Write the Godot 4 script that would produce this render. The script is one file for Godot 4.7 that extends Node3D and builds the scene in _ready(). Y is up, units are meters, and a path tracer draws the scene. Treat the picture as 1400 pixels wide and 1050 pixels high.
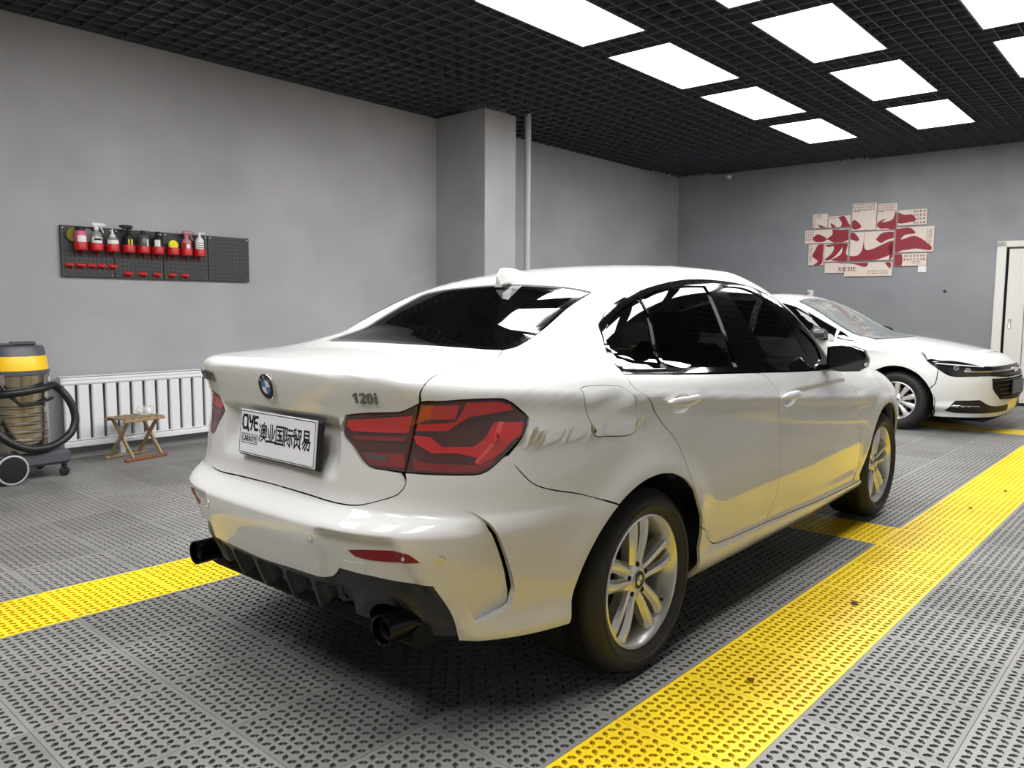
extends Node3D
# A car-wash bay: a white saloon parked inside yellow tile lines, a second white car behind it, a tool wall, radiator, vacuum and stool.

const H := 3.356            # ceiling height
const ZW := -3.125          # inner face of the left wall
const TILE := 0.4
var M := {}
var G := Transform3D(Basis(Vector3.UP, 0.0125), Vector3(4, H, 0))        # the ceiling grid's own axes
var RNG := RandomNumberGenerator.new()

func _ready() -> void:
	setup_view()
	make_materials()
	build_room()
	build_floor()
	build_ceiling()
	build_hero_car()
	build_second_car()
	build_left_wall_things()
	build_back_wall_things()
	build_small_things()

func setup_view() -> void:
	var cam := Camera3D.new()
	cam.name = "camera"
	cam.fov = 52.034
	cam.near = 0.05
	cam.far = 100.0
	var f := Vector3(0.7412, -0.0967, -0.6643).normalized()
	var r := Vector3(0.668, 0.006, 0.744).normalized()
	var u := r.cross(f)
	cam.transform = Transform3D(Basis(r, u, -f).orthonormalized(), Vector3(-1.083, 1.224, 3.663))
	add_child(cam)
	cam.current = true
	var env := Environment.new()
	env.background_mode = Environment.BG_COLOR
	env.background_color = Color(0.02, 0.02, 0.022)
	env.tonemap_mode = Environment.TONE_MAPPER_LINEAR
	env.tonemap_exposure = 1.0
	env.sdfgi_enabled = true
	env.ssao_enabled = true
	env.ssil_enabled = true
	var we := WorldEnvironment.new()
	we.name = "environment"
	we.environment = env
	add_child(we)

const PANEL_ENERGY := 2.45     # each ceiling panel's light
const PANEL_GLOW := 4.6        # what the eye sees of a panel

# ------------------------------------------------------------------ materials
func mat(key: String, c: Color, rough := 0.5, metal := 0.0, coat := 0.0) -> StandardMaterial3D:
	var m := StandardMaterial3D.new()
	m.resource_name = key
	m.albedo_color = c
	m.roughness = rough
	m.metallic = metal
	if coat > 0.0:
		m.clearcoat_enabled = true
		m.clearcoat = coat
		m.clearcoat_roughness = 0.012
	M[key] = m
	return m

func noise_tex(seed_: int, freq: float, lo: Color, hi: Color, size := 512, oct := 5) -> NoiseTexture2D:
	var n := FastNoiseLite.new()
	n.seed = seed_
	n.frequency = freq
	n.fractal_octaves = oct
	var g := Gradient.new()
	g.set_color(0, lo)
	g.set_color(1, hi)
	var t := NoiseTexture2D.new()
	t.width = size
	t.height = size
	t.seamless = true
	t.noise = n
	t.color_ramp = g
	return t

func make_materials() -> void:
	mat("paint_white", Color(0.855, 0.853, 0.85), 0.42, 0.0, 1.0)
	M.paint_white.metallic_specular = 0.35
	mat("paint_bright", Color(0.86, 0.865, 0.87), 0.4, 0.0, 1.0)
	M.paint_bright.metallic_specular = 0.35
	mat("black_gloss", Color(0.022, 0.022, 0.024), 0.08, 0.0, 1.0)
	mat("trim_dark", Color(0.17, 0.172, 0.18), 0.32)
	mat("plastic_dark", Color(0.1, 0.1, 0.105), 0.5)
	mat("plastic_black", Color(0.055, 0.055, 0.06), 0.55)
	mat("void", Color(0.012, 0.012, 0.013), 0.9)
	mat("rubber", Color(0.105, 0.102, 0.1), 0.62)
	mat("alloy", Color(0.86, 0.86, 0.86), 0.26, 0.65)
	mat("alloy_dark", Color(0.3, 0.29, 0.29), 0.45, 0.6)
	mat("badge_grey", Color(0.5, 0.5, 0.5), 0.3, 0.9)
	mat("chrome", Color(0.86, 0.86, 0.88), 0.1, 1.0)
	mat("exhaust_black", Color(0.16, 0.155, 0.16), 0.2, 0.9)
	mat("lamp_red", Color(0.80, 0.03, 0.05), 0.35)
	mat("lamp_deep", Color(0.52, 0.012, 0.03), 0.4)
	mat("lamp_dark", Color(0.27, 0.01, 0.02), 0.5)
	mat("lamp_pink", Color(0.9, 0.3, 0.3), 0.3)
	mat("lamp_grey", Color(0.28, 0.27, 0.27), 0.3)
	mat("seat_cloth", Color(0.16, 0.16, 0.165), 0.8)
	for d in [["glass_tint", Color(0.012, 0.013, 0.014, 0.86)], ["glass_rear", Color(0.012, 0.012, 0.013, 0.93)], ["glass_clear", Color(0.8, 0.85, 0.85, 0.25)], ["lens_clear", Color(1, 1, 1, 0.03)]]:
		var g := mat(d[0], d[1], 0.02)
		g.transparency = BaseMaterial3D.TRANSPARENCY_ALPHA
	mat("emblem_blue", Color(0.16, 0.42, 0.72), 0.25, 0.0, 1.0)
	mat("emblem_grey", Color(0.62, 0.62, 0.63), 0.4)
	mat("emblem_white", Color(0.9, 0.9, 0.9), 0.3, 0.0, 1.0)
	mat("plate_white", Color(0.9, 0.9, 0.925), 0.35)
	mat("ink_black", Color(0.03, 0.03, 0.032), 0.5)
	# room
	var w := mat("wall_paint", Color.WHITE, 0.72)
	w.albedo_texture = noise_tex(3, 0.006, Color(0.595, 0.593, 0.606), Color(0.66, 0.658, 0.672), 512, 4)
	w.uv1_triplanar = true
	w.uv1_world_triplanar = true
	w.uv1_scale = Vector3(0.22, 0.22, 0.22)
	w.roughness_texture = noise_tex(5, 0.02, Color(0.55, 0.55, 0.55), Color(0.95, 0.95, 0.95), 512, 4)
	w.heightmap_enabled = true
	w.heightmap_texture = noise_tex(9, 0.03, Color.BLACK, Color.WHITE, 512, 5)
	w.heightmap_scale = 0.25
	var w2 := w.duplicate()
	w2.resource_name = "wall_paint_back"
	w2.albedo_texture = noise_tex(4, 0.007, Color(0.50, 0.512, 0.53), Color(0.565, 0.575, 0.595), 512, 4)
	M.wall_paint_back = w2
	mat("shutter_grey", Color(0.62, 0.62, 0.63), 0.6)
	mat("baseboard_wall", Color(0.8, 0.8, 0.805), 0.7)
	mat("baseboard", Color(0.62, 0.62, 0.62), 0.5)
	mat("white_metal", Color(0.88, 0.885, 0.9), 0.35)
	mat("slab", Color(0.10, 0.10, 0.095), 0.6)
	for d in [["tile_grey", Color(0.50, 0.497, 0.49)], ["tile_grey_b", Color(0.48, 0.477, 0.47)], ["tile_grey_c", Color(0.52, 0.517, 0.51)], ["tile_yellow", Color(0.98, 0.83, 0.11)]]:
		var t := mat(d[0], Color.WHITE, 0.42)
		t.albedo_texture = noise_tex(11, 0.012, d[1] * 0.92, d[1] * 1.05, 256, 4)
		t.albedo_texture.color_ramp.set_color(0, Color(d[1].r * 0.9, d[1].g * 0.9, d[1].b * 0.9))
		t.albedo_texture.color_ramp.set_color(1, Color(minf(1, d[1].r * 1.06), minf(1, d[1].g * 1.06), d[1].b * 1.06))
		t.uv1_triplanar = true
		t.uv1_world_triplanar = true
		t.uv1_scale = Vector3(0.45, 0.45, 0.45)
	mat("ceiling_black", Color(0.27, 0.27, 0.305), 0.4)
	mat("plenum", Color(0.21, 0.21, 0.25), 0.9)
	var l := mat("panel_glow", Color(0.95, 0.95, 0.95), 0.5)
	l.emission_enabled = true
	l.emission = Color(1, 1, 1)
	l.emission_energy_multiplier = PANEL_GLOW
	mat("door_white", Color(0.87, 0.865, 0.85), 0.4)
	mat("pipe_grey", Color(0.66, 0.66, 0.67), 0.4)
	mat("peg_black", Color(0.2, 0.2, 0.215), 0.5)
	mat("peg_hole", Color(0.5, 0.5, 0.52), 0.6)
	mat("holder_red", Color(0.74, 0.06, 0.09), 0.38)
	mat("white_plastic", Color(0.9, 0.9, 0.9), 0.35)
	mat("clear_grey", Color(0.55, 0.57, 0.55), 0.2)
	mat("pink_label", Color(0.82, 0.35, 0.5), 0.4)
	mat("yellow_label", Color(0.85, 0.75, 0.12), 0.4)
	mat("sponge_yellow", Color(0.93, 0.86, 0.2), 0.9)
	mat("pad_olive", Color(0.5, 0.47, 0.2), 0.9)
	mat("pad_grey", Color(0.48, 0.48, 0.48), 0.9)
	mat("bottle_grey", Color(0.33, 0.31, 0.34), 0.3)
	mat("pink_clear", Color(0.72, 0.5, 0.52), 0.3)
	mat("red_label", Color(0.7, 0.15, 0.2), 0.4)
	mat("vac_yellow", Color(0.96, 0.77, 0.05), 0.38)
	mat("vac_grey", Color(0.3, 0.31, 0.34), 0.42)
	mat("vac_steel", Color(0.74, 0.71, 0.66), 0.2, 1.0)
	mat("hose_black", Color(0.085, 0.085, 0.088), 0.42)
	var wd := mat("stool_wood", Color.WHITE, 0.65)
	wd.albedo_texture = noise_tex(21, 0.05, Color(0.46, 0.38, 0.28), Color(0.72, 0.62, 0.48), 256, 4)
	wd.uv1_triplanar = true
	wd.uv1_scale = Vector3(2, 9, 2)
	mat("stool_red_wood", Color(0.52, 0.31, 0.2), 0.6)
	var pc := mat("clear_plastic", Color(0.9, 0.92, 0.93, 0.3), 0.08)
	pc.transparency = BaseMaterial3D.TRANSPARENCY_ALPHA
	mat("canvas_beige", Color(0.86, 0.805, 0.765), 0.75)
	mat("brush_red", Color(0.545, 0.115, 0.18), 0.6)
	mat("print_brown", Color(0.42, 0.22, 0.2), 0.7)
	mat("headlight_dark", Color(0.1, 0.1, 0.105), 0.1, 0.0, 1.0)
	mat("grille_dark", Color(0.13, 0.13, 0.135), 0.35)
	mat("leaf_brown", Color(0.33, 0.2, 0.08), 0.8)

# ------------------------------------------------------------------ nodes
func obj(called: String, mesh: Mesh, m: Material, parent: Node = self, label := "") -> MeshInstance3D:
	var o := MeshInstance3D.new()
	o.name = called
	o.mesh = mesh
	o.material_override = m
	parent.add_child(o, true)
	if label:
		o.set_meta("label", label)
	return o

func thing(called: String, label: String, category: String, at := Vector3.ZERO, turn := 0.0, group := "") -> Node3D:
	var o := Node3D.new()
	o.name = called
	o.position = at
	o.rotation.y = turn
	add_child(o, true)
	tag(o, label, category, group)
	return o

func tag(o: Node, label: String, category: String, group := "") -> void:
	o.set_meta("label", label)
	o.set_meta("category", category)
	if group:
		o.set_meta("group", group)

func struct(called: String, mesh: Mesh, m: Material, label := "", category := "") -> MeshInstance3D:
	var o := obj(called, mesh, m)
	o.set_meta("kind", "structure")
	if label:
		tag(o, label, category)
	return o

# ------------------------------------------------------------------ mesh builder
class MB:
	var v := PackedVector3Array()
	var n := PackedVector3Array()

	func tri(a: Vector3, b: Vector3, c: Vector3, na: Vector3, nb: Vector3, nc: Vector3) -> void:
		if (b - a).cross(c - a).dot(na + nb + nc) > 0.0:
			var t := b
			b = c
			c = t
			t = nb
			nb = nc
			nc = t
		v.append(a); v.append(b); v.append(c)
		n.append(na); n.append(nb); n.append(nc)

	func quad(a: Vector3, b: Vector3, c: Vector3, d: Vector3, nn: Vector3) -> void:
		tri(a, b, c, nn, nn, nn)
		tri(a, c, d, nn, nn, nn)

	func flat(a: Vector3, b: Vector3, c: Vector3, out: Vector3) -> void:      # one flat triangle whose normal looks along «out»
		var nn := (b - a).cross(c - a).normalized()
		if nn.dot(out) < 0.0:
			nn = -nn
		tri(a, b, c, nn, nn, nn)

	func flatq(a: Vector3, b: Vector3, c: Vector3, d: Vector3, out: Vector3) -> void:
		flat(a, b, c, out)
		flat(a, c, d, out)

	func box(c: Vector3, s: Vector3, bv := 0.0, B := Basis()) -> MB:
		var h := s * 0.5
		bv = minf(bv, minf(h.x, minf(h.y, h.z)) * 0.98)
		for a in 3:
			var b := (a + 1) % 3
			var d := (a + 2) % 3
			for s1 in [-1.0, 1.0]:
				var q: Array[Vector3] = []
				for k in [[-1, -1], [1, -1], [1, 1], [-1, 1]]:
					var p := Vector3.ZERO
					p[a] = s1 * h[a]
					p[b] = k[0] * (h[b] - bv)
					p[d] = k[1] * (h[d] - bv)
					q.append(c + B * p)
				var nn := Vector3.ZERO
				nn[a] = s1
				quad(q[0], q[1], q[2], q[3], (B * nn).normalized())
				if bv > 0.0:
					for s2 in [-1.0, 1.0]:
						var e: Array[Vector3] = []
						for k in [[0, -1], [0, 1], [1, 1], [1, -1]]:
							var p := Vector3.ZERO
							p[a] = s1 * (h[a] if k[0] == 0 else h[a] - bv)
							p[b] = s2 * (h[b] - bv if k[0] == 0 else h[b])
							p[d] = k[1] * (h[d] - bv)
							e.append(c + B * p)
						var n2 := Vector3.ZERO
						n2[a] = s1
						n2[b] = s2
						quad(e[0], e[1], e[2], e[3], (B * n2).normalized())
		if bv > 0.0:
			for sx in [-1.0, 1.0]:
				for sy in [-1.0, 1.0]:
					for sz in [-1.0, 1.0]:
						var nn := (B * Vector3(sx, sy, sz)).normalized()
						tri(c + B * Vector3(sx * h.x, sy * (h.y - bv), sz * (h.z - bv)), c + B * Vector3(sx * (h.x - bv), sy * h.y, sz * (h.z - bv)), c + B * Vector3(sx * (h.x - bv), sy * (h.y - bv), sz * h.z), nn, nn, nn)
		return self

	# profile of (radius, height) turned round the y axis of X; sharp corners where the profile bends more than ~35 degrees
	func lathe(prof: Array, segs := 24, X := Transform3D(), a0 := 0.0, a1 := TAU) -> MB:
		var m := prof.size()
		var sn: Array[Vector2] = []
		for i in m - 1:
			var d: Vector2 = prof[i + 1] - prof[i]
			sn.append(Vector2(d.y, -d.x).normalized())
		for i in m - 1:
			var p: Vector2 = prof[i]
			var q: Vector2 = prof[i + 1]
			if p.distance_to(q) < 1e-6:
				continue
			var np := sn[i]
			var nq := sn[i]
			if i > 0 and sn[i - 1].dot(sn[i]) > 0.82:
				np = (sn[i - 1] + sn[i]).normalized()
			if i < m - 2 and sn[i + 1].dot(sn[i]) > 0.82:
				nq = (sn[i + 1] + sn[i]).normalized()
			for k in segs:
				var t0 := a0 + (a1 - a0) * k / segs
				var t1 := a0 + (a1 - a0) * (k + 1) / segs
				var c0 := Vector3(cos(t0), 0, sin(t0))
				var c1 := Vector3(cos(t1), 0, sin(t1))
				var up := Vector3.UP
				var A := X * (c0 * p.x + up * p.y)
				var Bq := X * (c1 * p.x + up * p.y)
				var C := X * (c1 * q.x + up * q.y)
				var D := X * (c0 * q.x + up * q.y)
				var nA := (X.basis * (c0 * np.x + up * np.y)).normalized()
				var nB := (X.basis * (c1 * np.x + up * np.y)).normalized()
				var nC := (X.basis * (c1 * nq.x + up * nq.y)).normalized()
				var nD := (X.basis * (c0 * nq.x + up * nq.y)).normalized()
				if p.x > 1e-6:
					tri(A, Bq, C, nA, nB, nC)
				if q.x > 1e-6:
					tri(A, C, D, nA, nC, nD)
		return self

	func tube(path: Array, r: float, segs := 10, closed := false, ribs := 0.0) -> MB:
		var m := path.size()
		var rings: Array = []
		var norms: Array = []
		var side := Vector3.ZERO
		for i in m:
			var p: Vector3 = path[i]
			var a: Vector3 = path[(i - 1 + m) % m] if closed else path[maxi(i - 1, 0)]
			var b: Vector3 = path[(i + 1) % m] if closed else path[mini(i + 1, m - 1)]
			var d := (b - a).normalized()
			if side == Vector3.ZERO:
				side = d.cross(Vector3.UP if absf(d.y) < 0.9 else Vector3.RIGHT).normalized()
			side = (side - d * side.dot(d)).normalized()
			var up := d.cross(side)
			var rr := r * (1.0 + (ribs if i % 2 == 0 else -ribs))
			var ring: Array[Vector3] = []
			var nr: Array[Vector3] = []
			for k in segs:
				var t := TAU * k / segs
				var o := side * cos(t) + up * sin(t)
				ring.append(p + o * rr)
				nr.append(o)
			rings.append(ring)
			norms.append(nr)
		for i in (m if closed else m - 1):
			var j := (i + 1) % m
			for k in segs:
				var l := (k + 1) % segs
				tri(rings[i][k], rings[i][l], rings[j][l], norms[i][k], norms[i][l], norms[j][l])
				tri(rings[i][k], rings[j][l], rings[j][k], norms[i][k], norms[j][l], norms[j][k])
		if not closed:
			for e in [0, m - 1]:
				var d: Vector3 = (path[0] - path[1]) if e == 0 else (path[m - 1] - path[m - 2])
				d = d.normalized()
				for k in range(1, segs - 1):
					tri(rings[e][0], rings[e][k], rings[e][k + 1], d, d, d)
		return self

	# a flat outline in the xy plane of X, extruded from z0 to z1
	func prism(poly: PackedVector2Array, z0: float, z1: float, X := Transform3D()) -> MB:
		var idx := Geometry2D.triangulate_polygon(poly)
		for e in [z0, z1]:
			var nn := (X.basis * Vector3(0, 0, -1 if e == minf(z0, z1) else 1)).normalized()
			for i in range(0, idx.size(), 3):
				var a := poly[idx[i]]
				var b := poly[idx[i + 1]]
				var c := poly[idx[i + 2]]
				tri(X * Vector3(a.x, a.y, e), X * Vector3(b.x, b.y, e), X * Vector3(c.x, c.y, e), nn, nn, nn)
		var cw := Geometry2D.is_polygon_clockwise(poly)
		for i in poly.size():
			var a := poly[i]
			var b := poly[(i + 1) % poly.size()]
			var d := (b - a).normalized()
			var o := Vector2(d.y, -d.x) * (-1.0 if cw else 1.0)
			quad(X * Vector3(a.x, a.y, z0), X * Vector3(b.x, b.y, z0), X * Vector3(b.x, b.y, z1), X * Vector3(a.x, a.y, z1), (X.basis * Vector3(o.x, o.y, 0)).normalized())
		return self

	# rings of points, lofted one to the next, smooth round the ring
	func loft(rings: Array, closed := true, caps := true, smooth := true) -> MB:
		var m := rings.size()
		var k: int = rings[0].size()
		var cen: Array[Vector3] = []
		for r in rings:
			var s := Vector3.ZERO
			for p in r:
				s += p
			cen.append(s / k)
		var nor: Array = []
		for i in m:
			var row: Array[Vector3] = []
			for j in k:
				var a: Vector3 = rings[i][(j + 1) % k] if closed else rings[i][mini(j + 1, k - 1)]
				var b: Vector3 = rings[i][(j - 1 + k) % k] if closed else rings[i][maxi(j - 1, 0)]
				var c: Vector3 = rings[mini(i + 1, m - 1)][j] - rings[maxi(i - 1, 0)][j]
				var nn := (a - b).cross(c).normalized()
				if nn.dot(rings[i][j] - cen[i]) < 0.0:
					nn = -nn
				row.append(nn)
			nor.append(row)
		for i in m - 1:
			for j in (k if closed else k - 1):
				var l := (j + 1) % k
				if smooth:
					tri(rings[i][j], rings[i][l], rings[i + 1][l], nor[i][j], nor[i][l], nor[i + 1][l])
					tri(rings[i][j], rings[i + 1][l], rings[i + 1][j], nor[i][j], nor[i + 1][l], nor[i + 1][j])
				else:
					flatq(rings[i][j], rings[i][l], rings[i + 1][l], rings[i + 1][j], (rings[i][j] + rings[i + 1][l]) * 0.5 - (cen[i] + cen[i + 1]) * 0.5)
		if caps:
			for e in [0, m - 1]:
				var d: Vector3 = cen[0] - cen[1] if e == 0 else cen[m - 1] - cen[m - 2]
				for j in k:
					flat(cen[e], rings[e][j], rings[e][(j + 1) % k], d)
		return self

	func mesh() -> ArrayMesh:
		var a := []
		a.resize(Mesh.ARRAY_MAX)
		a[Mesh.ARRAY_VERTEX] = v
		a[Mesh.ARRAY_NORMAL] = n
		var m := ArrayMesh.new()
		m.add_surface_from_arrays(Mesh.PRIMITIVE_TRIANGLES, a)
		return m

func mb() -> MB:
	return MB.new()

func text_mesh(s: String, height: float, depth: float, bold := true, serif := false) -> TextMesh:
	var f := SystemFont.new()
	f.font_names = PackedStringArray(["Droid Serif" if serif else "Droid Sans"])
	f.font_weight = 700 if bold else 400
	var t := TextMesh.new()
	t.text = s
	t.font = f
	t.font_size = 64
	t.pixel_size = height / 46.0
	t.depth = depth
	return t

# a hand-drawn character: strokes on a 100 x 100 field (y down), as flat bars
func strokes(b: MB, list: Array, X: Transform3D, size: float, width: float, depth: float) -> void:
	for i in range(0, list.size(), 4):
		var p := Vector2(list[i], 100 - list[i + 1]) * size / 100.0
		var q := Vector2(list[i + 2], 100 - list[i + 3]) * size / 100.0
		var d := (q - p).normalized() * width * 0.5
		var o := Vector2(-d.y, d.x)
		b.prism(PackedVector2Array([p - d - o, q + d - o, q + d + o, p - d + o]), 0.0, depth, X)

# ------------------------------------------------------------------ room
func build_room() -> void:
	var t := 0.2
	struct("wall_left", mb().box(Vector3(3.4, H / 2 + 0.3, ZW - t / 2), Vector3(16.4, H + 0.6, t)).mesh(), M.wall_paint)
	var bx := Transform3D(Basis(Vector3.UP, 0.0828), Vector3(10.83, 0, 0))
	struct("wall_back", mb().box(bx * Vector3(t / 2, H / 2 + 0.3, 3.0), Vector3(t, H + 0.6, 13.6), 0.0, bx.basis).mesh(), M.wall_paint_back)
	struct("wall_right", mb().box(Vector3(3.4, H / 2 + 0.3, 6.3 + t / 2), Vector3(16.4, H + 0.6, t)).mesh(), M.baseboard_wall)
	struct("wall_front", mb().box(Vector3(-4.7 - t / 2, H / 2 + 0.3, 3.2), Vector3(t, H + 0.6, 13.0)).mesh(), M.shutter_grey)
	struct("pillar", mb().box(Vector3(5.42, H / 2, -2.74), Vector3(0.5, H, 0.77), 0.004).mesh(), M.wall_paint, "grey painted square pillar standing against the long side wall behind the white car", "pillar")
	struct("baseboard_left", mb().box(Vector3(3.4, 0.035, ZW + 0.008), Vector3(15.8, 0.09, 0.016), 0.003).mesh(), M.baseboard)
	var p := obj("drain_pipe", mb().tube([Vector3(5.80, -0.02, -2.29), Vector3(5.80, 1.6, -2.29), Vector3(5.80, H + 0.1, -2.29)], 0.036, 20).mesh(), M.pipe_grey)
	tag(p, "grey round drain pipe running up the wall just beyond the square pillar", "pipe")

# one grating tile: 12 x 12 squares, each with a long six-sided hole along one of its diagonals, turn by turn
func tile_mesh(rows := 12) -> ArrayMesh:
	var b := mb()
	var e := 0.0085
	var half := TILE / 2 - 0.0008
	var q := (TILE - 2 * e) / 12.0
	var depth := 0.014
	var hole: Array[Vector2] = []
	for k in [[0.33, 0.0], [0.145, 0.172], [-0.145, 0.172], [-0.33, 0.0], [-0.145, -0.172], [0.145, -0.172]]:
		hole.append(Vector2(k[0], k[1]) * q * sqrt(2.0))
	RNG.seed = 77
	for i in 12:
		for j in rows:
			var c := Vector2(-TILE / 2 + e + (i + 0.5) * q, -TILE / 2 + e + (j + 0.5) * q)
			var sq := PackedVector2Array()
			for k in [[-1, -1], [1, -1], [1, 1], [-1, 1]]:
				sq.append(c + Vector2(k[0], k[1]) * q * 0.5)
			var hx := PackedVector2Array()
			var a := PI / 4 if (i + j) % 2 == 0 else -PI / 4
			for p in hole:
				hx.append(c + p.rotated(a))
			# ring between the square and the hole: hole corner 0 looks at a square corner
			var s0 := 2 if (i + j) % 2 == 0 else 1
			var S := [sq[s0], sq[(s0 + 1) % 4], sq[(s0 + 2) % 4], sq[(s0 + 3) % 4]]
			var U := Vector3.UP
			var T := func(p: Vector2) -> Vector3: return Vector3(p.x, 0, p.y)
			var L := [[S[0], S[1], hx[1]], [S[0], hx[1], hx[0]], [S[1], hx[2], hx[1]], [S[1], S[2], hx[2]], [S[2], hx[3], hx[2]], [S[2], S[3], hx[4]], [S[2], hx[4], hx[3]], [S[3], hx[5], hx[4]], [S[3], S[0], hx[5]], [S[0], hx[0], hx[5]]]
			for f in L:
				b.tri(T.call(f[0]), T.call(f[1]), T.call(f[2]), U, U, U)
			for k in 6:
				var p0 := hx[k]
				var p1 := hx[(k + 1) % 6]
				b.flatq(T.call(p0), T.call(p1), T.call(p1) - U * depth, T.call(p0) - U * depth, T.call(c) - T.call((p0 + p1) * 0.5))
			# a thin rib across the middle of the hole, below the surface
			var rd := Vector2(0, 1).rotated(a)
			var rs := Vector2(1, 0).rotated(a) * 0.0014
			var ra := c + rd * q * 0.25
			var rb := c - rd * q * 0.25
			var dn := U * 0.0045
			b.quad(T.call(ra + rs) - dn, T.call(rb + rs) - dn, T.call(rb - rs) - dn, T.call(ra - rs) - dn, U)
	# border and outer edge
	var m := TILE / 2 - e
	var z1 := -TILE / 2 + e + rows * q
	var zh := z1 + (half - m)
	for r in [[-half, -half, half, -m], [-half, z1, half, zh], [-half, -m, -m, z1], [m, -m, half, z1]]:
		b.quad(Vector3(r[0], 0, r[1]), Vector3(r[2], 0, r[1]), Vector3(r[2], 0, r[3]), Vector3(r[0], 0, r[3]), Vector3.UP)
	b.quad(Vector3(-half, 0, -half), Vector3(half, 0, -half), Vector3(half, -depth, -half), Vector3(-half, -depth, -half), Vector3.FORWARD)
	b.quad(Vector3(-half, 0, zh), Vector3(half, 0, zh), Vector3(half, -depth, zh), Vector3(-half, -depth, zh), Vector3.BACK)
	b.quad(Vector3(-half, 0, -half), Vector3(-half, 0, zh), Vector3(-half, -depth, zh), Vector3(-half, -depth, -half), Vector3.LEFT)
	b.quad(Vector3(half, 0, -half), Vector3(half, 0, zh), Vector3(half, -depth, zh), Vector3(half, -depth, -half), Vector3.RIGHT)
	return b.mesh()

func is_yellow(i: int, j: int) -> bool:
	if j == 0 and i < 26:
		return true
	if j == 6:
		return true
	if i == 8 and j > 0 and j < 6:
		return true
	return i == 20 and j >= 1

func build_floor() -> void:
	var floor_ := struct("floor", mb().box(Vector3(3.4, -0.1, 3.15), Vector3(16.4, 0.14, 12.9)).mesh(), M.slab)
	var full := tile_mesh()
	var cut := tile_mesh(9)          # the row cut to fit along the wall
	var list := []
	var eye := Vector2(-1.083, 3.663)
	for i in range(-11, 27):
		for j in range(-8, 16):
			var p := Vector2((i + 0.5) * TILE, (j + 0.5) * TILE)
			if p.x > 10.5 + 0.083 * p.y:
				continue
			var d := p - eye
			var fw := d.dot(Vector2(0.745, -0.667))
			var sd := absf(d.dot(Vector2(0.667, 0.745)))
			var seen: bool = fw > 1.2 and sd < fw * 0.72 + 0.7
			var under: bool = p.x > 0.4 and p.x < 4.2 and p.y > 0.75 and p.y < 2.0
			list.append([d.length() + (0.0 if seen else 100.0) + (3.0 if under else 0.0), i, j])
	list.sort_custom(func(a, b): return a[0] < b[0])
	var rest := {}
	var k := 0
	for t in list:
		var i: int = t[1]
		var j: int = t[2]
		var at := Vector3((i + 0.5) * TILE, 0, (j + 0.5) * TILE)
		var key: String = "tile_yellow" if is_yellow(i, j) else ["tile_grey", "tile_grey_b", "tile_grey_c"][posmod(i * 7 + j * 13 + i * j, 3)]
		var turned := j == -8
		if k < 298 or turned:
			var o := obj("floor_tile", cut if turned else full, M[key], floor_)
			o.position = at
			if turned:
				o.rotation.y = PI
			k += 1
		else:
			if not rest.has(key):
				rest[key] = []
			rest[key].append(at)
	for key in rest:
		var mm := MultiMesh.new()
		mm.transform_format = MultiMesh.TRANSFORM_3D
		mm.mesh = full
		mm.instance_count = rest[key].size()
		for q in rest[key].size():
			mm.set_instance_transform(q, Transform3D(Basis(), rest[key][q]))
		var mi := MultiMeshInstance3D.new()
		mi.name = "floor_tiles_far"
		mi.multimesh = mm
		mi.material_override = M[key]
		mi.set_meta("kind", "stuff")
		floor_.add_child(mi, true)

const COLS := [-0.085, 1.2, 2.485]
const ROWS := [-5.30, -3.66, -2.01, -0.36, 1.285, 2.93, 4.605]

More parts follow.
